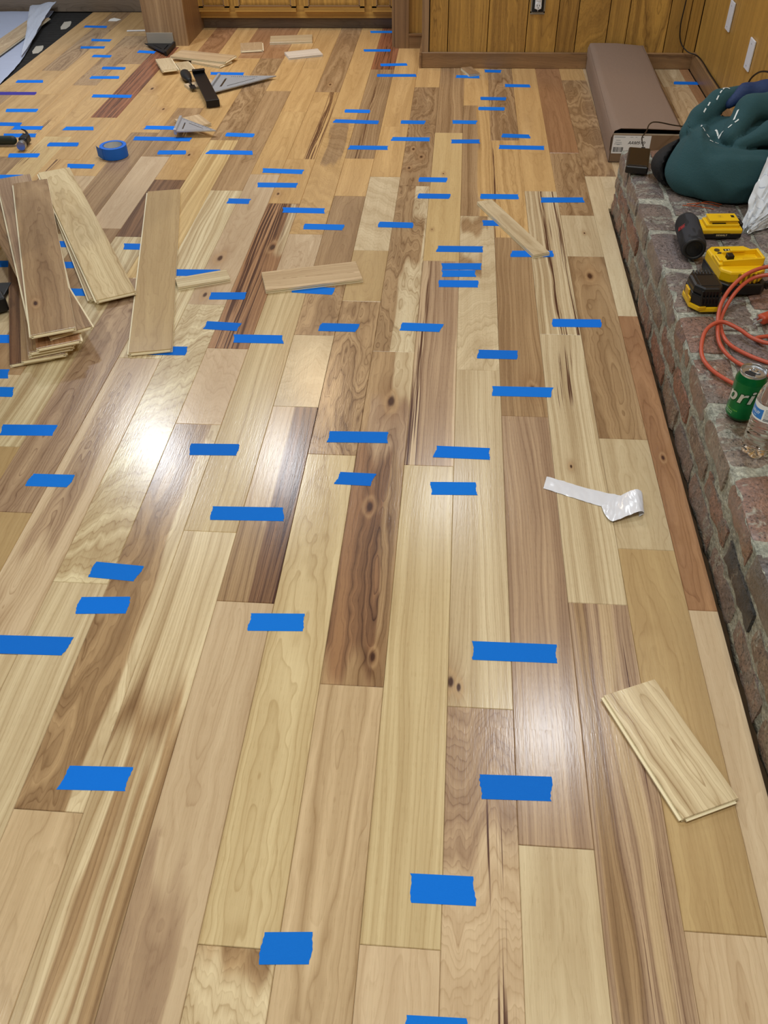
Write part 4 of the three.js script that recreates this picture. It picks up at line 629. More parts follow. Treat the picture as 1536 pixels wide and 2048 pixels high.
// surface nets: closed smooth mesh of f < 0
function sdfMesh(f, [x0, x1, y0, y1, z0, z1], s) {
  const nx = Math.ceil((x1 - x0) / s) + 1, ny = Math.ceil((y1 - y0) / s) + 1, nz = Math.ceil((z1 - z0) / s) + 1, at = (i, j, k) => (k * ny + j) * nx + i;
  const F = new Float32Array(nx * ny * nz); for (let k = 0; k < nz; k++) for (let j = 0; j < ny; j++) for (let i = 0; i < nx; i++) F[at(i, j, k)] = f(x0 + i * s, y0 + j * s, z0 + k * s);
  const id = new Int32Array(nx * ny * nz).fill(-1), P = [], I = [], E = [[0, 1], [0, 2], [0, 4], [1, 3], [1, 5], [2, 3], [2, 6], [3, 7], [4, 5], [4, 6], [5, 7], [6, 7]];
  for (let k = 0; k < nz - 1; k++) for (let j = 0; j < ny - 1; j++) for (let i = 0; i < nx - 1; i++) {
    const v = []; let m = 0; for (let c = 0; c < 8; c++) { v[c] = F[at(i + (c & 1), j + (c >> 1 & 1), k + (c >> 2))]; if (v[c] < 0) m |= 1 << c; } if (m === 0 || m === 255) continue;
    let x = 0, y = 0, z = 0, n = 0; for (const [a, b] of E) if ((v[a] < 0) !== (v[b] < 0)) { const t = v[a] / (v[a] - v[b]); x += mix(a & 1, b & 1, t); y += mix(a >> 1 & 1, b >> 1 & 1, t); z += mix(a >> 2, b >> 2, t); n++; }
    id[at(i, j, k)] = P.length / 3; P.push(x0 + (i + x / n) * s, y0 + (j + y / n) * s, z0 + (k + z / n) * s);
  }
  const q = (a, b, c, d, flip) => { if (a < 0 || b < 0 || c < 0 || d < 0) return; flip ? I.push(a, c, b, a, d, c) : I.push(a, b, c, a, c, d); };
  for (let k = 1; k < nz - 1; k++) for (let j = 1; j < ny - 1; j++) for (let i = 1; i < nx - 1; i++) {
    const s0 = F[at(i, j, k)] < 0;
    if (s0 !== F[at(i + 1, j, k)] < 0) q(id[at(i, j - 1, k - 1)], id[at(i, j, k - 1)], id[at(i, j, k)], id[at(i, j - 1, k)], !s0);
    if (s0 !== F[at(i, j + 1, k)] < 0) q(id[at(i - 1, j, k - 1)], id[at(i - 1, j, k)], id[at(i, j, k)], id[at(i, j, k - 1)], !s0);
    if (s0 !== F[at(i, j, k + 1)] < 0) q(id[at(i - 1, j - 1, k)], id[at(i, j - 1, k)], id[at(i, j, k)], id[at(i - 1, j, k)], !s0);
  }
  const g = new THREE.BufferGeometry(); g.setAttribute('position', new THREE.Float32BufferAttribute(P, 3)); g.setIndex(I); g.computeVertexNormals();
  const uv = new Float32Array(P.length / 3 * 2); for (let i = 0; i < P.length / 3; i++) { uv[2 * i] = P[3 * i] * 6 + P[3 * i + 1] * 2; uv[2 * i + 1] = P[3 * i + 2] * 6 - P[3 * i + 1] * 4; } g.setAttribute('uv', new THREE.BufferAttribute(uv, 2)); return g;
}
const smin = (a, b, k) => { const h = clamp(0.5 + 0.5 * (b - a) / k); return mix(b, a, h) - k * h * (1 - h); };
const ell = (x, y, z, c, r) => { const a = (x - c[0]) / r[0], b = (y - c[1]) / r[1], d = (z - c[2]) / r[2], l = Math.hypot(a, b, d); return (l - 1) * Math.min(r[0], r[1], r[2]); };
const cap = (x, y, z, a, b, r0, r1) => { const bx = b[0] - a[0], by = b[1] - a[1], bz = b[2] - a[2], px = x - a[0], py = y - a[1], pz = z - a[2], t = clamp((px * bx + py * by + pz * bz) / (bx * bx + by * by + bz * bz)); return Math.hypot(px - bx * t, py - by * t, pz - bz * t) - mix(r0, r1, t); };
const clothBump = dataTex(256, 256, (x, y) => [128 + 60 * N(x * 0.7, y * 0.7) + 40 * N(x * 0.2, y * 0.2), 0, 0], false);
{
  // black bag below
  // teal garment heaped on the bag
  const fold = (x, y, z) => 0.0075 * (Math.abs(Math.sin((x * 0.55 + z * 0.8 + y * 1.3 + 0.10 * N(x * 4, z * 4 + y * 3)) * 26 + 2.0 * N(x * 5 + 3, y * 5))) - 0.6) * (0.3 + 0.7 * sst(-0.2, 0.5, N(x * 4 + 7, z * 4 + y * 3))) + 0.007 * N(x * 8 + 2, y * 9 + z * 6) + 0.0025 * N(x * 24, z * 24 + y * 18);
  const chain = (x, y, z, pts, r0, r1) => { let d = 9; for (let i = 0; i < pts.length - 1; i++) d = Math.min(d, cap(x, y, z, pts[i], pts[i + 1], mix(r0, r1, i / (pts.length - 1)), mix(r0, r1, (i + 1) / (pts.length - 1)))); return d; };
  const rim = [[0.752, 0.415, -2.965], [0.768, 0.392, -2.90], [0.815, 0.372, -2.845], [0.875, 0.366, -2.822], [0.96, 0.372, -2.815], [1.05, 0.372, -2.80], [1.14, 0.37, -2.80]];
  const coat = (x, y, z) => {
    // front pouch: full below, ending in a turned rim; the rest of the cloth lies behind and inside it
    let p = smin(ell(x, y, z, [0.935, 0.315, -2.90], [0.225, 0.10, 0.145]), ell(x, y, z, [0.90, 0.275, -2.89], [0.195, 0.075, 0.14]), 0.03);
    p = smin(p, ell(x, y, z, [0.825, 0.33, -2.92], [0.09, 0.10, 0.10]), 0.03);
    p = -smin(-p, -(y - 0.372 - 0.06 * sst(0.80, 0.74, x) - 0.5 * (-2.83 - z) * sst(0.86, 0.78, x)), 0.008);
    p = smin(p, chain(x, y, z, rim, 0.011, 0.014), 0.012);
    let u = ell(x, y, z, [0.96, 0.36, -2.975], [0.17, 0.07, 0.105]);
    u = smin(u, cap(x, y, z, [0.775, 0.375, -2.99], [0.80, 0.42, -3.02], 0.036, 0.034), 0.012);
    u = smin(u, cap(x, y, z, [0.80, 0.42, -3.02], [0.86, 0.458, -3.055], 0.034, 0.030), 0.012);     // rolled edge along the back
    u = smin(u, cap(x, y, z, [0.86, 0.458, -3.055], [0.93, 0.472, -3.085], 0.030, 0.024), 0.012);
    u = smin(u, ell(x, y, z, [0.84, 0.345, -2.95], [0.07, 0.035, 0.07]), 0.02);
    let w = cap(x, y, z, [0.88, 0.395, -2.90], [0.945, 0.455, -2.975], 0.030, 0.040);               // two thick rolls crossing to the right
    w = smin(w, cap(x, y, z, [0.945, 0.455, -2.975], [1.12, 0.462, -3.0], 0.042, 0.06), 0.02);
    let v = cap(x, y, z, [0.90, 0.385, -2.855], [1.0, 0.415, -2.88], 0.016, 0.036);
    v = smin(v, cap(x, y, z, [1.0, 0.415, -2.88], [1.16, 0.42, -2.885], 0.036, 0.05), 0.02);
    const lip = cap(x, y, z, [0.815, 0.385, -2.915], [0.865, 0.40, -2.95], 0.013, 0.016);            // turned cuff in the hollow
    let d = Math.min(p, u); d = smin(d, w, 0.004); d = smin(d, v, 0.003); d = smin(d, lip, 0.004);
    return Math.max(d + fold(x, y, z), HT + 0.001 - y);
  };
  const bag = (x, y, z) => Math.max(smin(ell(x, y, z, [1.0, 0.285, -2.95], [0.30, 0.08, 0.155]), ell(x, y, z, [0.80, 0.275, -2.965], [0.112, 0.078, 0.11]), 0.06) + 0.006 * N(x * 14, z * 16 + y * 9), HT + 0.0005 - y, 0.004 - coat(x, y, z));
  const b = thing('bag', 'black soft bag under the teal garment on the hearth', 'bag', [0.95, HT, -2.95]);
  part('body', sdfMesh(bag, [0.64, 1.22, 0.215, 0.46, -3.2, -2.70], 0.012).translate(-0.95, -HT, 2.95), std(0x07080c, 0.8, { bumpMap: clothBump, bumpScale: 0.0012 }), b);
  part('strap', tube([[0.03, 0.05, 0.21], [0.0, 0.008, 0.235], [-0.025, 0.0055, 0.275], [-0.005, 0.0055, 0.32], [0.03, 0.0055, 0.37], [0.06, 0.0055, 0.40]], 0.0055, 50, 8), std(0x0a0a0c, 0.75), b);
  part('piping', tube([[0.075, 0.03, 0.225], [0.055, 0.10, 0.2], [0.075, 0.16, 0.17], [0.12, 0.2, 0.12]], 0.0025, 24, 6), std(0xd9dde2, 0.5), b, 'white piping');
  const teal = new THREE.MeshPhysicalMaterial({ color: 0x264b51, roughness: 0.9, sheen: 0.5, sheenColor: new THREE.Color(0x4a7f86), sheenRoughness: 0.6, bumpMap: clothBump, bumpScale: 0.0010 });
  const B = [0.66, 1.22, 0.225, 0.56, -3.17, -2.70], gC = sdfMesh(coat, B, 0.0085);
  const g = thing('garment', 'crumpled teal fleece garment with white dashed pattern heaped on the black bag', 'garment', [0.93, HT, -2.93]);
  part('fleece', gC.clone().translate(-0.93, -HT, 2.93), teal, g);
  // white printed dashes: short flat strips laid on the cloth
  const on = (x, z) => { let y = 0.56; for (let i = 0; i < 260 && coat(x, y, z) > 0; i++) y -= 0.0013; return y; };
  const dashes = [], dash = (x0, z0, x1, z1, w = 0.0042) => { const n = 5, P = [], I = []; const dx = x1 - x0, dz = z1 - z0, l = Math.hypot(dx, dz), nx = -dz / l * w / 2, nz = dx / l * w / 2; for (let i = 0; i <= n; i++) { const t = i / n, x = x0 + dx * t, z = z0 + dz * t; for (const s of [-1, 1]) P.push(x + nx * s, on(x + nx * s, z + nz * s) + 0.0022, z + nz * s); if (i && Math.abs(P[P.length - 2] - P[P.length - 8]) > 0.02) return; if (i < n) { const k = i * 2; I.push(k, k + 1, k + 2, k + 1, k + 3, k + 2); } } const q = new THREE.BufferGeometry(); q.setAttribute('position', new THREE.Float32BufferAttribute(P, 3)); q.setIndex(I); q.computeVertexNormals(); dashes.push(q.toNonIndexed()); };
  const line = (pts, on_, off) => { for (let i = 0; i < pts.length - 1; i++) { const [a, b] = pts[i], [c, d] = pts[i + 1], l = Math.hypot(c - a, d - b); for (let s = 0.003; s + on_ < l; s += on_ + off) dash(a + (c - a) * s / l, b + (d - b) * s / l, a + (c - a) * (s + on_) / l, b + (d - b) * (s + on_) / l, 0.004); } };
  line([[0.815, -2.90], [0.79, -2.935], [0.80, -2.99], [0.83, -3.03]], 0.012, 0.010); line([[0.81, -2.885], [0.86, -2.895], [0.90, -2.91]], 0.012, 0.008); line([[0.84, -3.02], [0.87, -3.06]], 0.010, 0.007);
  line([[1.0, -3.01], [0.985, -2.96], [0.99, -2.91], [1.0, -2.88]], 0.013, 0.012); line([[1.045, -3.01], [1.04, -2.95], [1.05, -2.89]], 0.013, 0.012);
  dash(0.835, -2.93, 0.85, -2.897, 0.005); dash(0.88, -2.915, 0.895, -2.945, 0.005); dash(0.995, -2.965, 1.022, -2.99, 0.006); dash(0.99, -2.905, 1.03, -2.925, 0.006); dash(1.0, -3.02, 1.03, -3.015, 0.006); dash(0.865, -3.075, 0.885, -3.055, 0.004);
  part('printed_dashes', merge(dashes).translate(-0.93, -HT, 2.93), std(0xdfe6e6, 0.8, { side: THREE.DoubleSide }), g, 'white printed dashes');
  const liner = (x, y, z) => Math.min(smin(cap(x, y, z, [0.885, 0.455, -3.03], [0.94, 0.482, -3.06], 0.018, 0.026), cap(x, y, z, [0.94, 0.482, -3.06], [1.1, 0.475, -3.08], 0.028, 0.048), 0.02), 9) + 0.006 * N(x * 22, z * 22 + y * 20);
  part('blue_lining', sdfMesh(liner, [0.78, 1.2, 0.38, 0.56, -3.17, -2.95], 0.009).translate(-0.93, -HT, 2.93), std(0x15305e, 0.7, { bumpMap: clothBump, bumpScale: 0.001 }), g, 'blue and black lining turned out along the back');
}
{
  // crumpled white plastic carrier bag
  const g = thing('plastic_bag', 'crumpled white plastic carrier bag beside the teal garment on the hearth', 'plastic bag', [1.0, HT, -2.68]);
  const print = canvasTex(512, 512, (x, w, h) => { x.fillStyle = '#e9eef4'; x.fillRect(0, 0, w, h); x.fillStyle = '#b9c3d4'; for (let i = 0; i < 30; i++) x.fillRect(60 + (i % 3) * 140, 30 + i * 15, 90 + (i * 37 % 50), i % 5 ? 3 : 6); });
  print.wrapS = print.wrapT = THREE.RepeatWrapping;
  const mat = new THREE.MeshPhysicalMaterial({ map: print, roughness: 0.42, transmission: 0.3, side: THREE.DoubleSide, clearcoat: 0.2 });
  const nA = 40, nB = 22, rows = [];
  const outline = [[-0.115, 0.004, 0.115], [-0.108, 0.03, 0.08], [-0.092, 0.062, 0.035], [-0.07, 0.092, -0.01], [-0.045, 0.13, -0.06], [-0.015, 0.17, -0.1], [0.05, 0.185, -0.13]];
  const crest = [[-0.10, 0.012, 0.118], [-0.075, 0.030, 0.105], [-0.04, 0.052, 0.085], [0.0, 0.085, 0.05], [0.04, 0.115, 0.01], [0.08, 0.14, -0.03], [0.13, 0.15, -0.06]];
  const foot = [[-0.108, 0.002, 0.142], [-0.085, 0.002, 0.128], [-0.05, 0.003, 0.108], [-0.02, 0.002, 0.092], [0.03, 0.004, 0.06], [0.08, 0.004, 0.06], [0.14, 0.004, 0.05]];
  const crump = (rws, seed, a) => rws.map((row, i) => row.map(([x, y, z], j) => { const n1 = N(i * 0.23 + seed, j * 0.33), c = Math.abs(N(i * 0.16 + seed, j * 0.27 + 5)) * 2 - 0.5; return [x + a * 0.5 * n1, Math.max(0.002, y + a * (0.6 * n1 + 0.9 * c)), z + a * 0.7 * N(i * 0.3, j * 0.4 + seed)]; }));
  part('upper_side', sheetGeo(crump(loft(outline, crest, nA, nB), 3, 0.009), 0.0004), mat, g);
  part('lower_side', sheetGeo(crump(loft(crest, foot, nA, nB), 9, 0.006), 0.0004), mat, g);
}
{
  // flat black charger
  const g = thing('charging_block', 'flat black square charger on the far end of the hearth with a cord', 'charger', [0.639, HT + 0.0005, -3.088], -0.19);
  part('case', rbox(0.076, 0.026, 0.185, 0.006, 0, 0.0135, 0, 0, 0, 0, 3), std(0x14100e, 0.38), g);
  part('top_inset', rbox(0.062, 0.0016, 0.165, 0.0006, 0, 0.0269, -0.002), std(0x1e1712, 0.3), g);
  part('cord_socket', rbox(0.014, 0.012, 0.012, 0.002, 0.012, 0.020, -0.095), blackPlastic, g);
}
{
  // round portable speaker lying on its side
  const camo = dataTex(256, 256, (x, y) => { const n = N(x * 0.045, y * 0.045) + 0.5 * N(x * 0.1 + 7, y * 0.1), v = n > 0.3 ? [44, 46, 53] : n > -0.1 ? [26, 27, 32] : [15, 15, 19], w = 1 + 0.25 * (((x + y) % 3) - 1); return v.map((q) => q * w); });
  const ax = V3(0.694 - 0.705, 0, -2.346 + 2.557).normalize();
  const g = thing('speaker', 'black camouflage cylinder speaker lying on the hearth before the flat yellow battery', 'speaker', [0.699, HT + 0.0365, -2.450], Math.atan2(ax.x, ax.z));
  const R = 0.0355, L = 0.182;
  part('fabric_grille', lathe([[0.028, -L / 2 + 0.004], [0.033, -L / 2 + 0.007], [R, -L / 2 + 0.018], [R, L / 2 - 0.018], [0.033, L / 2 - 0.007], [0.028, L / 2 - 0.004]], 48).rotateX(Math.PI / 2), std(0xffffff, 0.85, { map: camo }), g);
  for (const s of [1, -1]) { part('end_ring', new THREE.TorusGeometry(0.0275, 0.005, 12, 40).translate(0, 0, s * (L / 2 - 0.004)), blackPlastic, g); part('bass_radiator', lathe([[0, 0.003], [0.012, 0.003], [0.016, 0.001], [0.021, 0.003], [0.026, 0], [0.026, -0.004], [0, -0.004]], 36).rotateX(s * Math.PI / 2).translate(0, 0, s * (L / 2 - 0.006)), std(0x0d0d10, 0.45), g); }
  part('base_rail', rbox(0.022, 0.006, L - 0.03, 0.002, 0.004, -R + 0.0015, 0), blackPlastic, g);
  const logo = [rbox(0.001, 0.014, 0.005, 0.0004), cyl(0.003, 0.003, 0.001, 0, -0.0115, 0, 0, 0, Math.PI / 2), rbox(0.001, 0.022, 0.0022, 0.0004, 0, -0.003, 0.0075), rbox(0.001, 0.022, 0.0022, 0.0004, 0, -0.003, -0.0075)];
  part('logo_badge', merge(logo).rotateX(0.2).translate(-R - 0.0002, 0, 0).rotateZ(-0.72).translate(0, 0, -0.005), std(0xb0282c, 0.5), g, 'small red logo badge');
}
const yellow = std(0xe9bd0c, 0.42), yellowDk = std(0xd8a808, 0.45), batBlack = std(0x0d0e11, 0.35);
const plateTex = (bg, fg, txt) => canvasTex(256, 64, (x, w, h) => { x.fillStyle = bg; x.fillRect(0, 0, w, h); x.fillStyle = fg; x.font = 'bold 44px sans-serif'; x.textAlign = 'center'; x.fillText(txt, w / 2, 48); });
{
  // compact yellow battery lying flat
  const g = thing('battery', 'flat yellow tool battery lying behind the round speaker', 'battery', [0.805, HT + 0.0005, -2.545], 0.06);
  part('lower_case', rbox(0.122, 0.018, 0.074, 0.006, 0, 0.009, 0), batBlack, g);
  part('shell', [rbox(0.122, 0.017, 0.074, 0.006, 0, 0.022, 0), rbox(0.1, 0.012, 0.056, 0.004, 0.002, 0.034, -0.002)], yellow, g);
  part('rail', [rbox(0.086, 0.010, 0.042, 0.003, 0.004, 0.043, -0.003), rbox(0.086, 0.004, 0.05, 0.0015, 0.004, 0.0495, -0.003)], yellow, g);
  part('terminal_slot', box(0.009, 0.002, 0.014, 0.034, 0.0512, -0.006), batBlack, g); part('rail_groove', box(0.04, 0.003, 0.004, -0.01, 0.041, 0.0195), batBlack, g);
  part('latch', rbox(0.01, 0.022, 0.038, 0.004, 0.0605, 0.028, -0.004), batBlack, g);
  const ink = canvasTex(128, 128, (x) => { x.fillStyle = '#e0b40a'; x.fillRect(0, 0, 128, 128); x.fillStyle = '#3a3010'; x.font = 'bold 40px sans-serif'; x.fillText('20V', 24, 50); x.fillText('Li', 40, 100); });
  part('printed_mark', new THREE.PlaneGeometry(0.016, 0.016).rotateX(-Math.PI / 2).translate(-0.002, 0.0517, -0.006), std(0xffffff, 0.5, { map: ink }), g);
  part('name_plate', new THREE.PlaneGeometry(0.05, 0.011).translate(0.0, 0.012, 0.0374), std(0xffffff, 0.5, { map: plateTex('#141414', '#d8c9a0', 'DEWALT') }), g);
}
{
  // yellow and black battery charger
  const g = thing('battery_charger', 'yellow tool battery charger on a black base with front vents', 'charger', [0.782, HT + 0.0005, -2.255], 0.10);
  part('base', [prism([[-0.062, -0.07], [-0.045, -0.088], [0.05, -0.088], [0.066, -0.07], [0.066, 0.075], [0.05, 0.09], [-0.042, 0.09], [-0.06, 0.072]], 0.03, 0.005)], batBlack, g);
  const sh = part('shell', [prism([[-0.06, -0.066], [-0.043, -0.084], [0.048, -0.084], [0.063, -0.066], [0.063, 0.055], [0.045, 0.074], [-0.036, 0.074], [-0.058, 0.055]], 0.034, 0.006).translate(0, 0.026, 0)], yellow, g);
  part('dock', [rbox(0.122, 0.008, 0.062, 0.003, 0.002, 0.062, 0.006), rbox(0.112, 0.016, 0.006, 0.002, 0.006, 0.070, 0.034, 0, 0, 0.05), rbox(0.096, 0.014, 0.006, 0.002, 0.012, 0.070, -0.020, 0, 0, 0.06), rbox(0.008, 0.022, 0.058, 0.003, 0.060, 0.070, 0.006), rbox(0.022, 0.008, 0.036, 0.003, -0.045, 0.068, 0.006), rbox(0.04, 0.006, 0.012, 0.002, 0.005, 0.078, -0.018)], yellow, g);
  part('dock_slot', [box(0.034, 0.002, 0.014, 0.032, 0.0664, 0.012)], yellowDk, g);
  part('contact_block', rbox(0.017, 0.016, 0.022, 0.002, -0.022, 0.071, 0.006), batBlack, g);
  part('status_light', [0, 1, 2].flatMap((i) => [box(0.004, 0.0006, 0.005, -0.012 + i * 0.008, 0.0618, -0.054), box(0.004, 0.0006, 0.005, -0.012 + i * 0.008, 0.0618, -0.043)]), std(0xe0dccb, 0.5), g);
  part('status_panel', [rbox(0.026, 0.002, 0.026, 0.0006, -0.004, 0.0606, -0.048), rbox(0.034, 0.002, 0.010, 0.0006, 0.032, 0.0606, -0.045)], batBlack, g);
  part('button', [cyl(0.0075, 0.0075, 0.003, -0.036, 0.061, -0.056), cyl(0.0065, 0.0065, 0.003, -0.034, 0.061, -0.036)], std(0x4a4022, 0.5), g);
  for (let i = 0; i < 5; i++) part('vent', [rbox(0.0062, 0.026, 0.006, 0.001, -0.012 + i * 0.0125, 0.042, 0.0735, -0.12)], std(0x8a6d08, 0.6), g);
  for (let i = 0; i < 4; i++) part('vent_rib', rbox(0.0052, 0.03, 0.009, 0.0015, -0.0058 + i * 0.0125, 0.042, 0.0755, -0.12), yellow, g);
  part('vent_sill', rbox(0.072, 0.007, 0.01, 0.002, 0.014, 0.0265, 0.078), yellow, g);
  part('cord_boss', [cyl(0.009, 0.009, 0.016, 0.066, 0.02, 0.068, 0, 0, Math.PI / 2), new THREE.TorusGeometry(0.011, 0.004, 8, 20).rotateY(0.7).translate(0.078, 0.018, 0.066)], batBlack, g);
}
{
  // large black battery with a yellow base
  const g = thing('battery', 'large black ribbed tool battery with a yellow base on the hearth', 'battery', [0.676, HT + 0.0005, -2.125], 0.08);
  const o = (k) => [[-0.03 * k, -0.056 * k], [0.028 * k, -0.056 * k], [0.041 * k, -0.038 * k], [0.041 * k, 0.03 * k], [0.026 * k, 0.056 * k], [-0.018 * k, 0.056 * k], [-0.041 * k, 0.026 * k], [-0.041 * k, -0.036 * k]];
  part('yellow_base', prism(o(1.02), 0.014, 0.003), yellow, g);
  part('black_case', [prism(o(0.97), 0.03, 0.004).translate(0, 0.012, 0), prism(o(0.92).map(([x, z]) => [x, z * 0.97]), 0.026, 0.008).translate(0, 0.038, 0)], batBlack, g);
  for (let i = 0; i < 6; i++) part('rib', [rbox(0.0042, 0.034, 0.010, 0.0015, -0.020 + i * 0.0085, 0.040, 0.0495, -0.28), rbox(0.0042, 0.010, 0.018, 0.0015, -0.022 + i * 0.0085, 0.0615, -0.043, 0.2)], batBlack, g);
  part('top_panel', [rbox(0.05, 0.003, 0.062, 0.001, 0.002, 0.0636, 0.0), box(0.044, 0.0012, 0.002, 0.002, 0.0655, -0.028)], std(0x15171b, 0.28), g);
  part('side_latch', [rbox(0.006, 0.024, 0.03, 0.002, -0.0405, 0.03, -0.006, 0, 0.0, 0.1), rbox(0.004, 0.012, 0.02, 0.001, -0.0415, 0.022, 0.018)], yellowDk, g);
  part('front_clip', rbox(0.022, 0.010, 0.006, 0.002, -0.016, 0.012, 0.056, 0, 0.1), yellowDk, g);
}
{
  // green drink can
  const g = thing('drink_can', 'green aluminium drink can with silver lettering beside the water bottle', 'can', [0.664, HT + 0.0008, -1.612]);
  const R = 0.0331, H = 0.1215;
  const print = canvasTex(1024, 600, (x, w, h) => {
    const gr = '#03713a'; x.fillStyle = gr; x.fillRect(0, 0, w, h);
    x.save(); x.translate(330, 320); x.rotate(-0.06); x.scale(1, 1.15); x.font = 'bold italic 250px sans-serif'; x.lineJoin = 'round'; x.lineWidth = 26; x.strokeStyle = '#024d28'; x.fillStyle = '#cfd6d4'; x.strokeText('Sprite', -310, 0); x.fillText('Sprite', -310, 0); x.restore();
    x.fillStyle = '#6fbf4a'; x.font = 'bold 30px sans-serif'; x.fillText('LEMON LIME', 175, 490); x.fillStyle = '#a8d6b0'; x.fillText('NATURAL', 175, 528); x.fillText('FLAVORS', 175, 562);
  });
  const body = lathe([[R, 0.012], [R, 0.098]], 64); const uv = body.attributes.uv; for (let i = 0; i < uv.count; i++) uv.setX(i, 1 - uv.getX(i)); for (let i = 0; i < uv.count; i++) uv.setX(i, 1 - uv.getX(i));
  const foil = { metalness: 0.55, roughness: 0.28 };
  const bm = part('printed_wall', body, std(0xffffff, 0.28, { map: print, metalness: 0.5 }), g); bm.rotation.y = -2.8;
  part('shoulder', lathe([[R, 0.098], [R - 0.0006, 0.102], [0.030, 0.108], [0.0275, 0.114]], 64), std(0x04703a, 0.26, { metalness: 0.6 }), g);
  part('foot', lathe([[0, 0.006], [0.018, 0.004], [0.0235, 0], [0.0255, 0.0006], [0.0315, 0.008], [R, 0.012]], 64), std(0x0a6a3a, 0.3, { metalness: 0.6 }), g);
  const tin = std(0xc6cbd2, 0.25, { metalness: 0.95 });
  part('lid', lathe([[0.0275, 0.114], [0.0284, 0.118], [0.028, H], [0.0262, H - 0.0005], [0.0252, 0.1165], [0.024, 0.1155], [0.010, 0.1163], [0, 0.1163]], 64), tin, g);
  const tab = new THREE.Shape(); tab.absellipse(0, 0, 0.0085, 0.0125, 0, Math.PI * 2); const th = new THREE.Path(); th.absellipse(0, 0.0055, 0.0048, 0.0045, 0, Math.PI * 2); tab.holes.push(th); const th2 = new THREE.Path(); th2.absellipse(0, -0.006, 0.0045, 0.003, 0, Math.PI * 2); tab.holes.push(th2);
  part('pull_tab', mv(new THREE.ExtrudeGeometry(tab, { depth: 0.0012, bevelEnabled: true, bevelSize: 0.0005, bevelThickness: 0.0004, bevelSegments: 1 }).rotateX(-Math.PI / 2), 0.004, 0.1178, -0.002, 0, 0.9, 0), tin, g);
  part('mouth_opening', mv(cyl(0.009, 0.009, 0.0008, 0, 0, 0, 0, 0, 0, 24).scale(1, 1, 1.3), -0.009, 0.1165, 0.007, 0, 0.9, 0), std(0x18191c, 0.5), g);
}
{
  // clear plastic water bottle
  const g = thing('water_bottle', 'clear ribbed plastic water bottle with a blue label beside the green can', 'bottle', [0.668, HT + 0.0008, -1.482]);
  const R = 0.0322, prof = [[0, 0.006], [0.004, 0.006], [0.014, 0.002], [0.024, 0.0004], [0.0295, 0.004], [R, 0.014]];
  for (let i = 0; i < 7; i++) { const y = 0.02 + i * 0.0105; prof.push([R, y], [R + 0.0003, y + 0.003], [R - 0.0016, y + 0.0065], [R - 0.0016, y + 0.0085]); }
  prof.push([R, 0.096], [R, 0.137], [R - 0.0005, 0.142], [0.029, 0.155], [0.022, 0.172], [0.014, 0.185], [0.0125, 0.19], [0.0125, 0.198], [0, 0.198]);
  const bot = lathe(prof, 64), p = bot.attributes.position; for (let i = 0; i < p.count; i++) { const y = p.getY(i); if (y < 0.02) { const a = Math.atan2(p.getZ(i), p.getX(i)), k = 1 - 0.10 * Math.pow(Math.abs(Math.cos(a * 2.5)), 6) * (1 - y / 0.02); p.setX(i, p.getX(i) * k); p.setZ(i, p.getZ(i) * k); p.setY(i, y + 0.004 * Math.pow(Math.abs(Math.cos(a * 2.5)), 6) * (1 - y / 0.02)); } } bot.computeVertexNormals();
  const pet = new THREE.MeshPhysicalMaterial({ color: 0xffffff, roughness: 0.03, transmission: 1, ior: 1.33, thickness: 0.06 });
  part('shell', bot, pet, g);
  const label = canvasTex(1024, 220, (x, w, h) => { x.fillStyle = '#eef5fb'; x.fillRect(0, 0, w, h); for (const o of [0, 512]) { x.fillStyle = '#1d7fdc'; x.beginPath(); x.moveTo(o + 10, 40); x.quadraticCurveTo(o + 130, 88, o + 300, 56); x.lineTo(o + 300, 196); x.lineTo(o + 10, 196); x.fill(); x.fillStyle = '#e9f5ff'; x.font = 'bold italic 54px sans-serif'; x.fillText('VALLEY', o + 42, 142); x.font = '20px sans-serif'; x.fillText('WATER', o + 110, 180); x.fillStyle = '#454b58'; for (let i = 0; i < 9; i++) x.fillRect(o + 330, 44 + i * 18, 160, i > 6 ? 12 : 6); } });
  const lg = new THREE.LatheGeometry([new THREE.Vector2(R + 0.0006, 0.098), new THREE.Vector2(R + 0.0006, 0.136)], 48, 0, 3.5), lu = lg.attributes.uv; lu.needsUpdate = true;
  const lm = part('paper_label', lg, std(0xffffff, 0.4, { map: label, side: THREE.DoubleSide }), g); lm.rotation.y = -1.75;
  part('cap', lathe([[0, 0.208], [0.0135, 0.208], [0.0145, 0.206], [0.0145, 0.195], [0.0135, 0.195]], 40), std(0xf2f4f6, 0.4), g);
  part('neck_ring', new THREE.TorusGeometry(0.0145, 0.0016, 8, 32).rotateX(Math.PI / 2).translate(0, 0.1915, 0), pet, g);
}
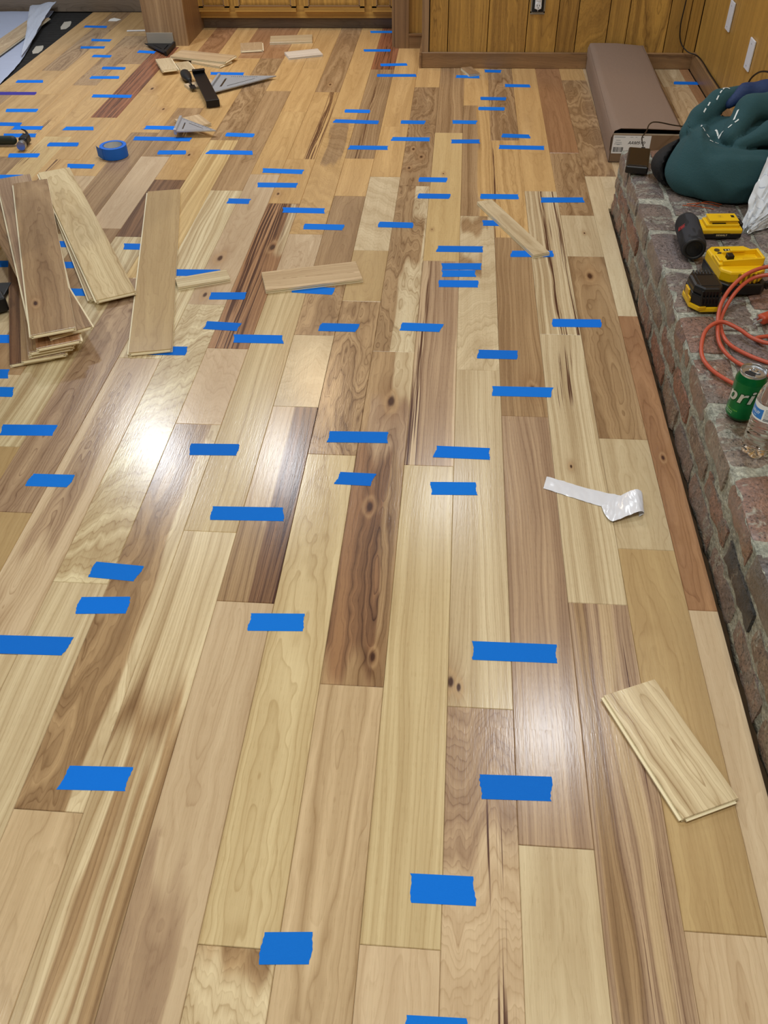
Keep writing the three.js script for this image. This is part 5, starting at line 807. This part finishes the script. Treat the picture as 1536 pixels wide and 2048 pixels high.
{
  // orange extension cord in loose loops
  const g = thing('extension_cord', 'orange extension cord lying in loose loops on the hearth with its plug showing', 'cord', [0.75, HT, -1.95]);
  const q = ([x, z, y]) => [x - 0.75, y, z + 1.95];
  const path = [[1.06, -2.10, 0.03], [0.935, -2.165, 0.075], [0.849, -2.168, 0.086], [0.786, -2.147, 0.075], [0.740, -2.107, 0.056], [0.704, -2.046, 0.038], [0.686, -1.977, 0.019], [0.679, -1.893, 0.008], [0.702, -1.826, 0.0055], [0.765, -1.772, 0.0055], [0.87, -1.73, 0.0055], [0.98, -1.78, 0.0055], [1.03, -1.92, 0.012], [0.99, -2.09, 0.04], [0.91, -2.14, 0.062], [0.842, -2.150, 0.070], [0.803, -2.149, 0.060], [0.751, -2.099, 0.045], [0.713, -2.040, 0.0125], [0.697, -1.975, 0.0075], [0.701, -1.912, 0.0055], [0.728, -1.868, 0.0055], [0.785, -1.822, 0.0055], [0.88, -1.79, 0.0055], [0.96, -1.83, 0.006], [0.95, -1.90, 0.012], [0.88, -1.905, 0.016], [0.80, -1.895, 0.016], [0.76, -1.918, 0.017], [0.732, -1.955, 0.021], [0.692, -1.975, 0.028], [0.656, -1.952, 0.022], [0.632, -1.896, 0.014], [0.624, -1.834, 0.008], [0.638, -1.784, 0.0055], [0.67, -1.737, 0.0055], [0.71, -1.70, 0.0055], [0.80, -1.65, 0.0055], [0.95, -1.62, 0.0055], [1.1, -1.60, 0.0055], [1.19, -1.56, 0.0055]].map(q);
  const sock = [1.06, -2.10, 0.03];
  const orange = std(0xb9523a, 0.42);
  part('cable', tube(path, 0.0052, 420, 10), orange, g);
  part('socket_end', rbox(0.06, 0.03, 0.034, 0.008, 1.075 - 0.75, 0.03, -2.085 + 1.95, 0, -0.8, 0), orange, g);
  const pl = part('plug', [rbox(0.028, 0.024, 0.05, 0.008, 0, 0, 0, 0, 0, 0, 3), cyl(0.007, 0.011, 0.03, 0, 0, 0.038, Math.PI / 2)], std(0xb0472c, 0.45), g); pl.position.set(0.072, 0.015, -0.075); pl.rotation.set(0, 2.14, 0);
  for (const s of [-1, 1]) { part('prong', rbox(0.0016, 0.0065, 0.018, 0.0004, s * 0.0064, 0.003, -0.034), tab_metal(), pl); } part('ground_pin', cyl(0.0024, 0.0024, 0.02, 0, -0.006, -0.035, Math.PI / 2, 0, 0, 10), tab_metal(), pl);
  part('plug_lead', tube([q([0.856, -2.05, 0.015]), q([0.885, -2.035, 0.013]), q([0.885, -1.985, 0.008]), q([0.85, -1.952, 0.006]), q([0.80, -1.945, 0.006]), q([0.775, -1.935, 0.006]), q([0.79, -1.915, 0.006])], 0.0052, 60, 10), orange, g);
}
function tab_metal() { return alu; }
{
  const cu = std(0x9a4a2c, 0.3, { metalness: 0.85 });
  const w = [['long bent copper wire end in front of the black bag', [[0.735, HT + 0.003, -2.742], [0.78, HT + 0.006, -2.728], [0.83, HT + 0.003, -2.715]]], ['straight copper wire end crossing behind the bent one', [[0.75, HT + 0.003, -2.752], [0.80, HT + 0.010, -2.745], [0.85, HT + 0.004, -2.735]]], ['short copper wire end nearest the black bag', [[0.765, HT + 0.004, -2.735], [0.81, HT + 0.012, -2.752], [0.86, HT + 0.004, -2.75]]]];
  for (const [label, pts] of w) tag(part('copper_wire', tube(pts, 0.0016, 16, 6), cu, scene), label, 'wire', 'copper wire ends');
}
cable('black cord leaving the yellow battery charger to the right', [[0.845, HT + 0.03, -2.27], [0.88, HT + 0.02, -2.30], [0.93, HT + 0.008, -2.315], [1.05, HT + 0.004, -2.31]], 0.003, 40);
// ---------------------------------------------------------------- recessed ceiling lights and added fill lights
{
  const trim = std(0xeeeeea, 0.5);
  LAMPS.forEach(([x, z, s, lum, col], i) => {
    const g = thing('ceiling_or_fill_light', ['recessed ceiling light', 'square recessed or added fill light set flush in the white ceiling'][1] + ', ' + ORD[i + 1] + ' of the room', 'light', [x, CEIL, z], 0, 'recessed ceiling lights');
    const e = s / 2 + 0.02; part('trim', [box(2 * e, 0.012, 0.02, 0, -0.006, e - 0.01), box(2 * e, 0.012, 0.02, 0, -0.006, -e + 0.01), box(0.02, 0.012, s, e - 0.01, -0.006, 0), box(0.02, 0.012, s, -e + 0.01, -0.006, 0)], trim, g);
    part('diffuser', box(s, 0.004, s, 0, -0.003, 0), new THREE.MeshStandardMaterial({ color: 0xffffff, emissive: col, emissiveIntensity: 2, roughness: 0.6 }), g);
    const L = new THREE.RectAreaLight(col, lum, s, s); L.position.set(x, CEIL - 0.014, z); L.lookAt(x, 0, z); scene.add(L);
  });
}
scene.traverse((o) => { if (o.isMesh) { o.castShadow = true; o.receiveShadow = true; } });
renderer.render(scene, camera);
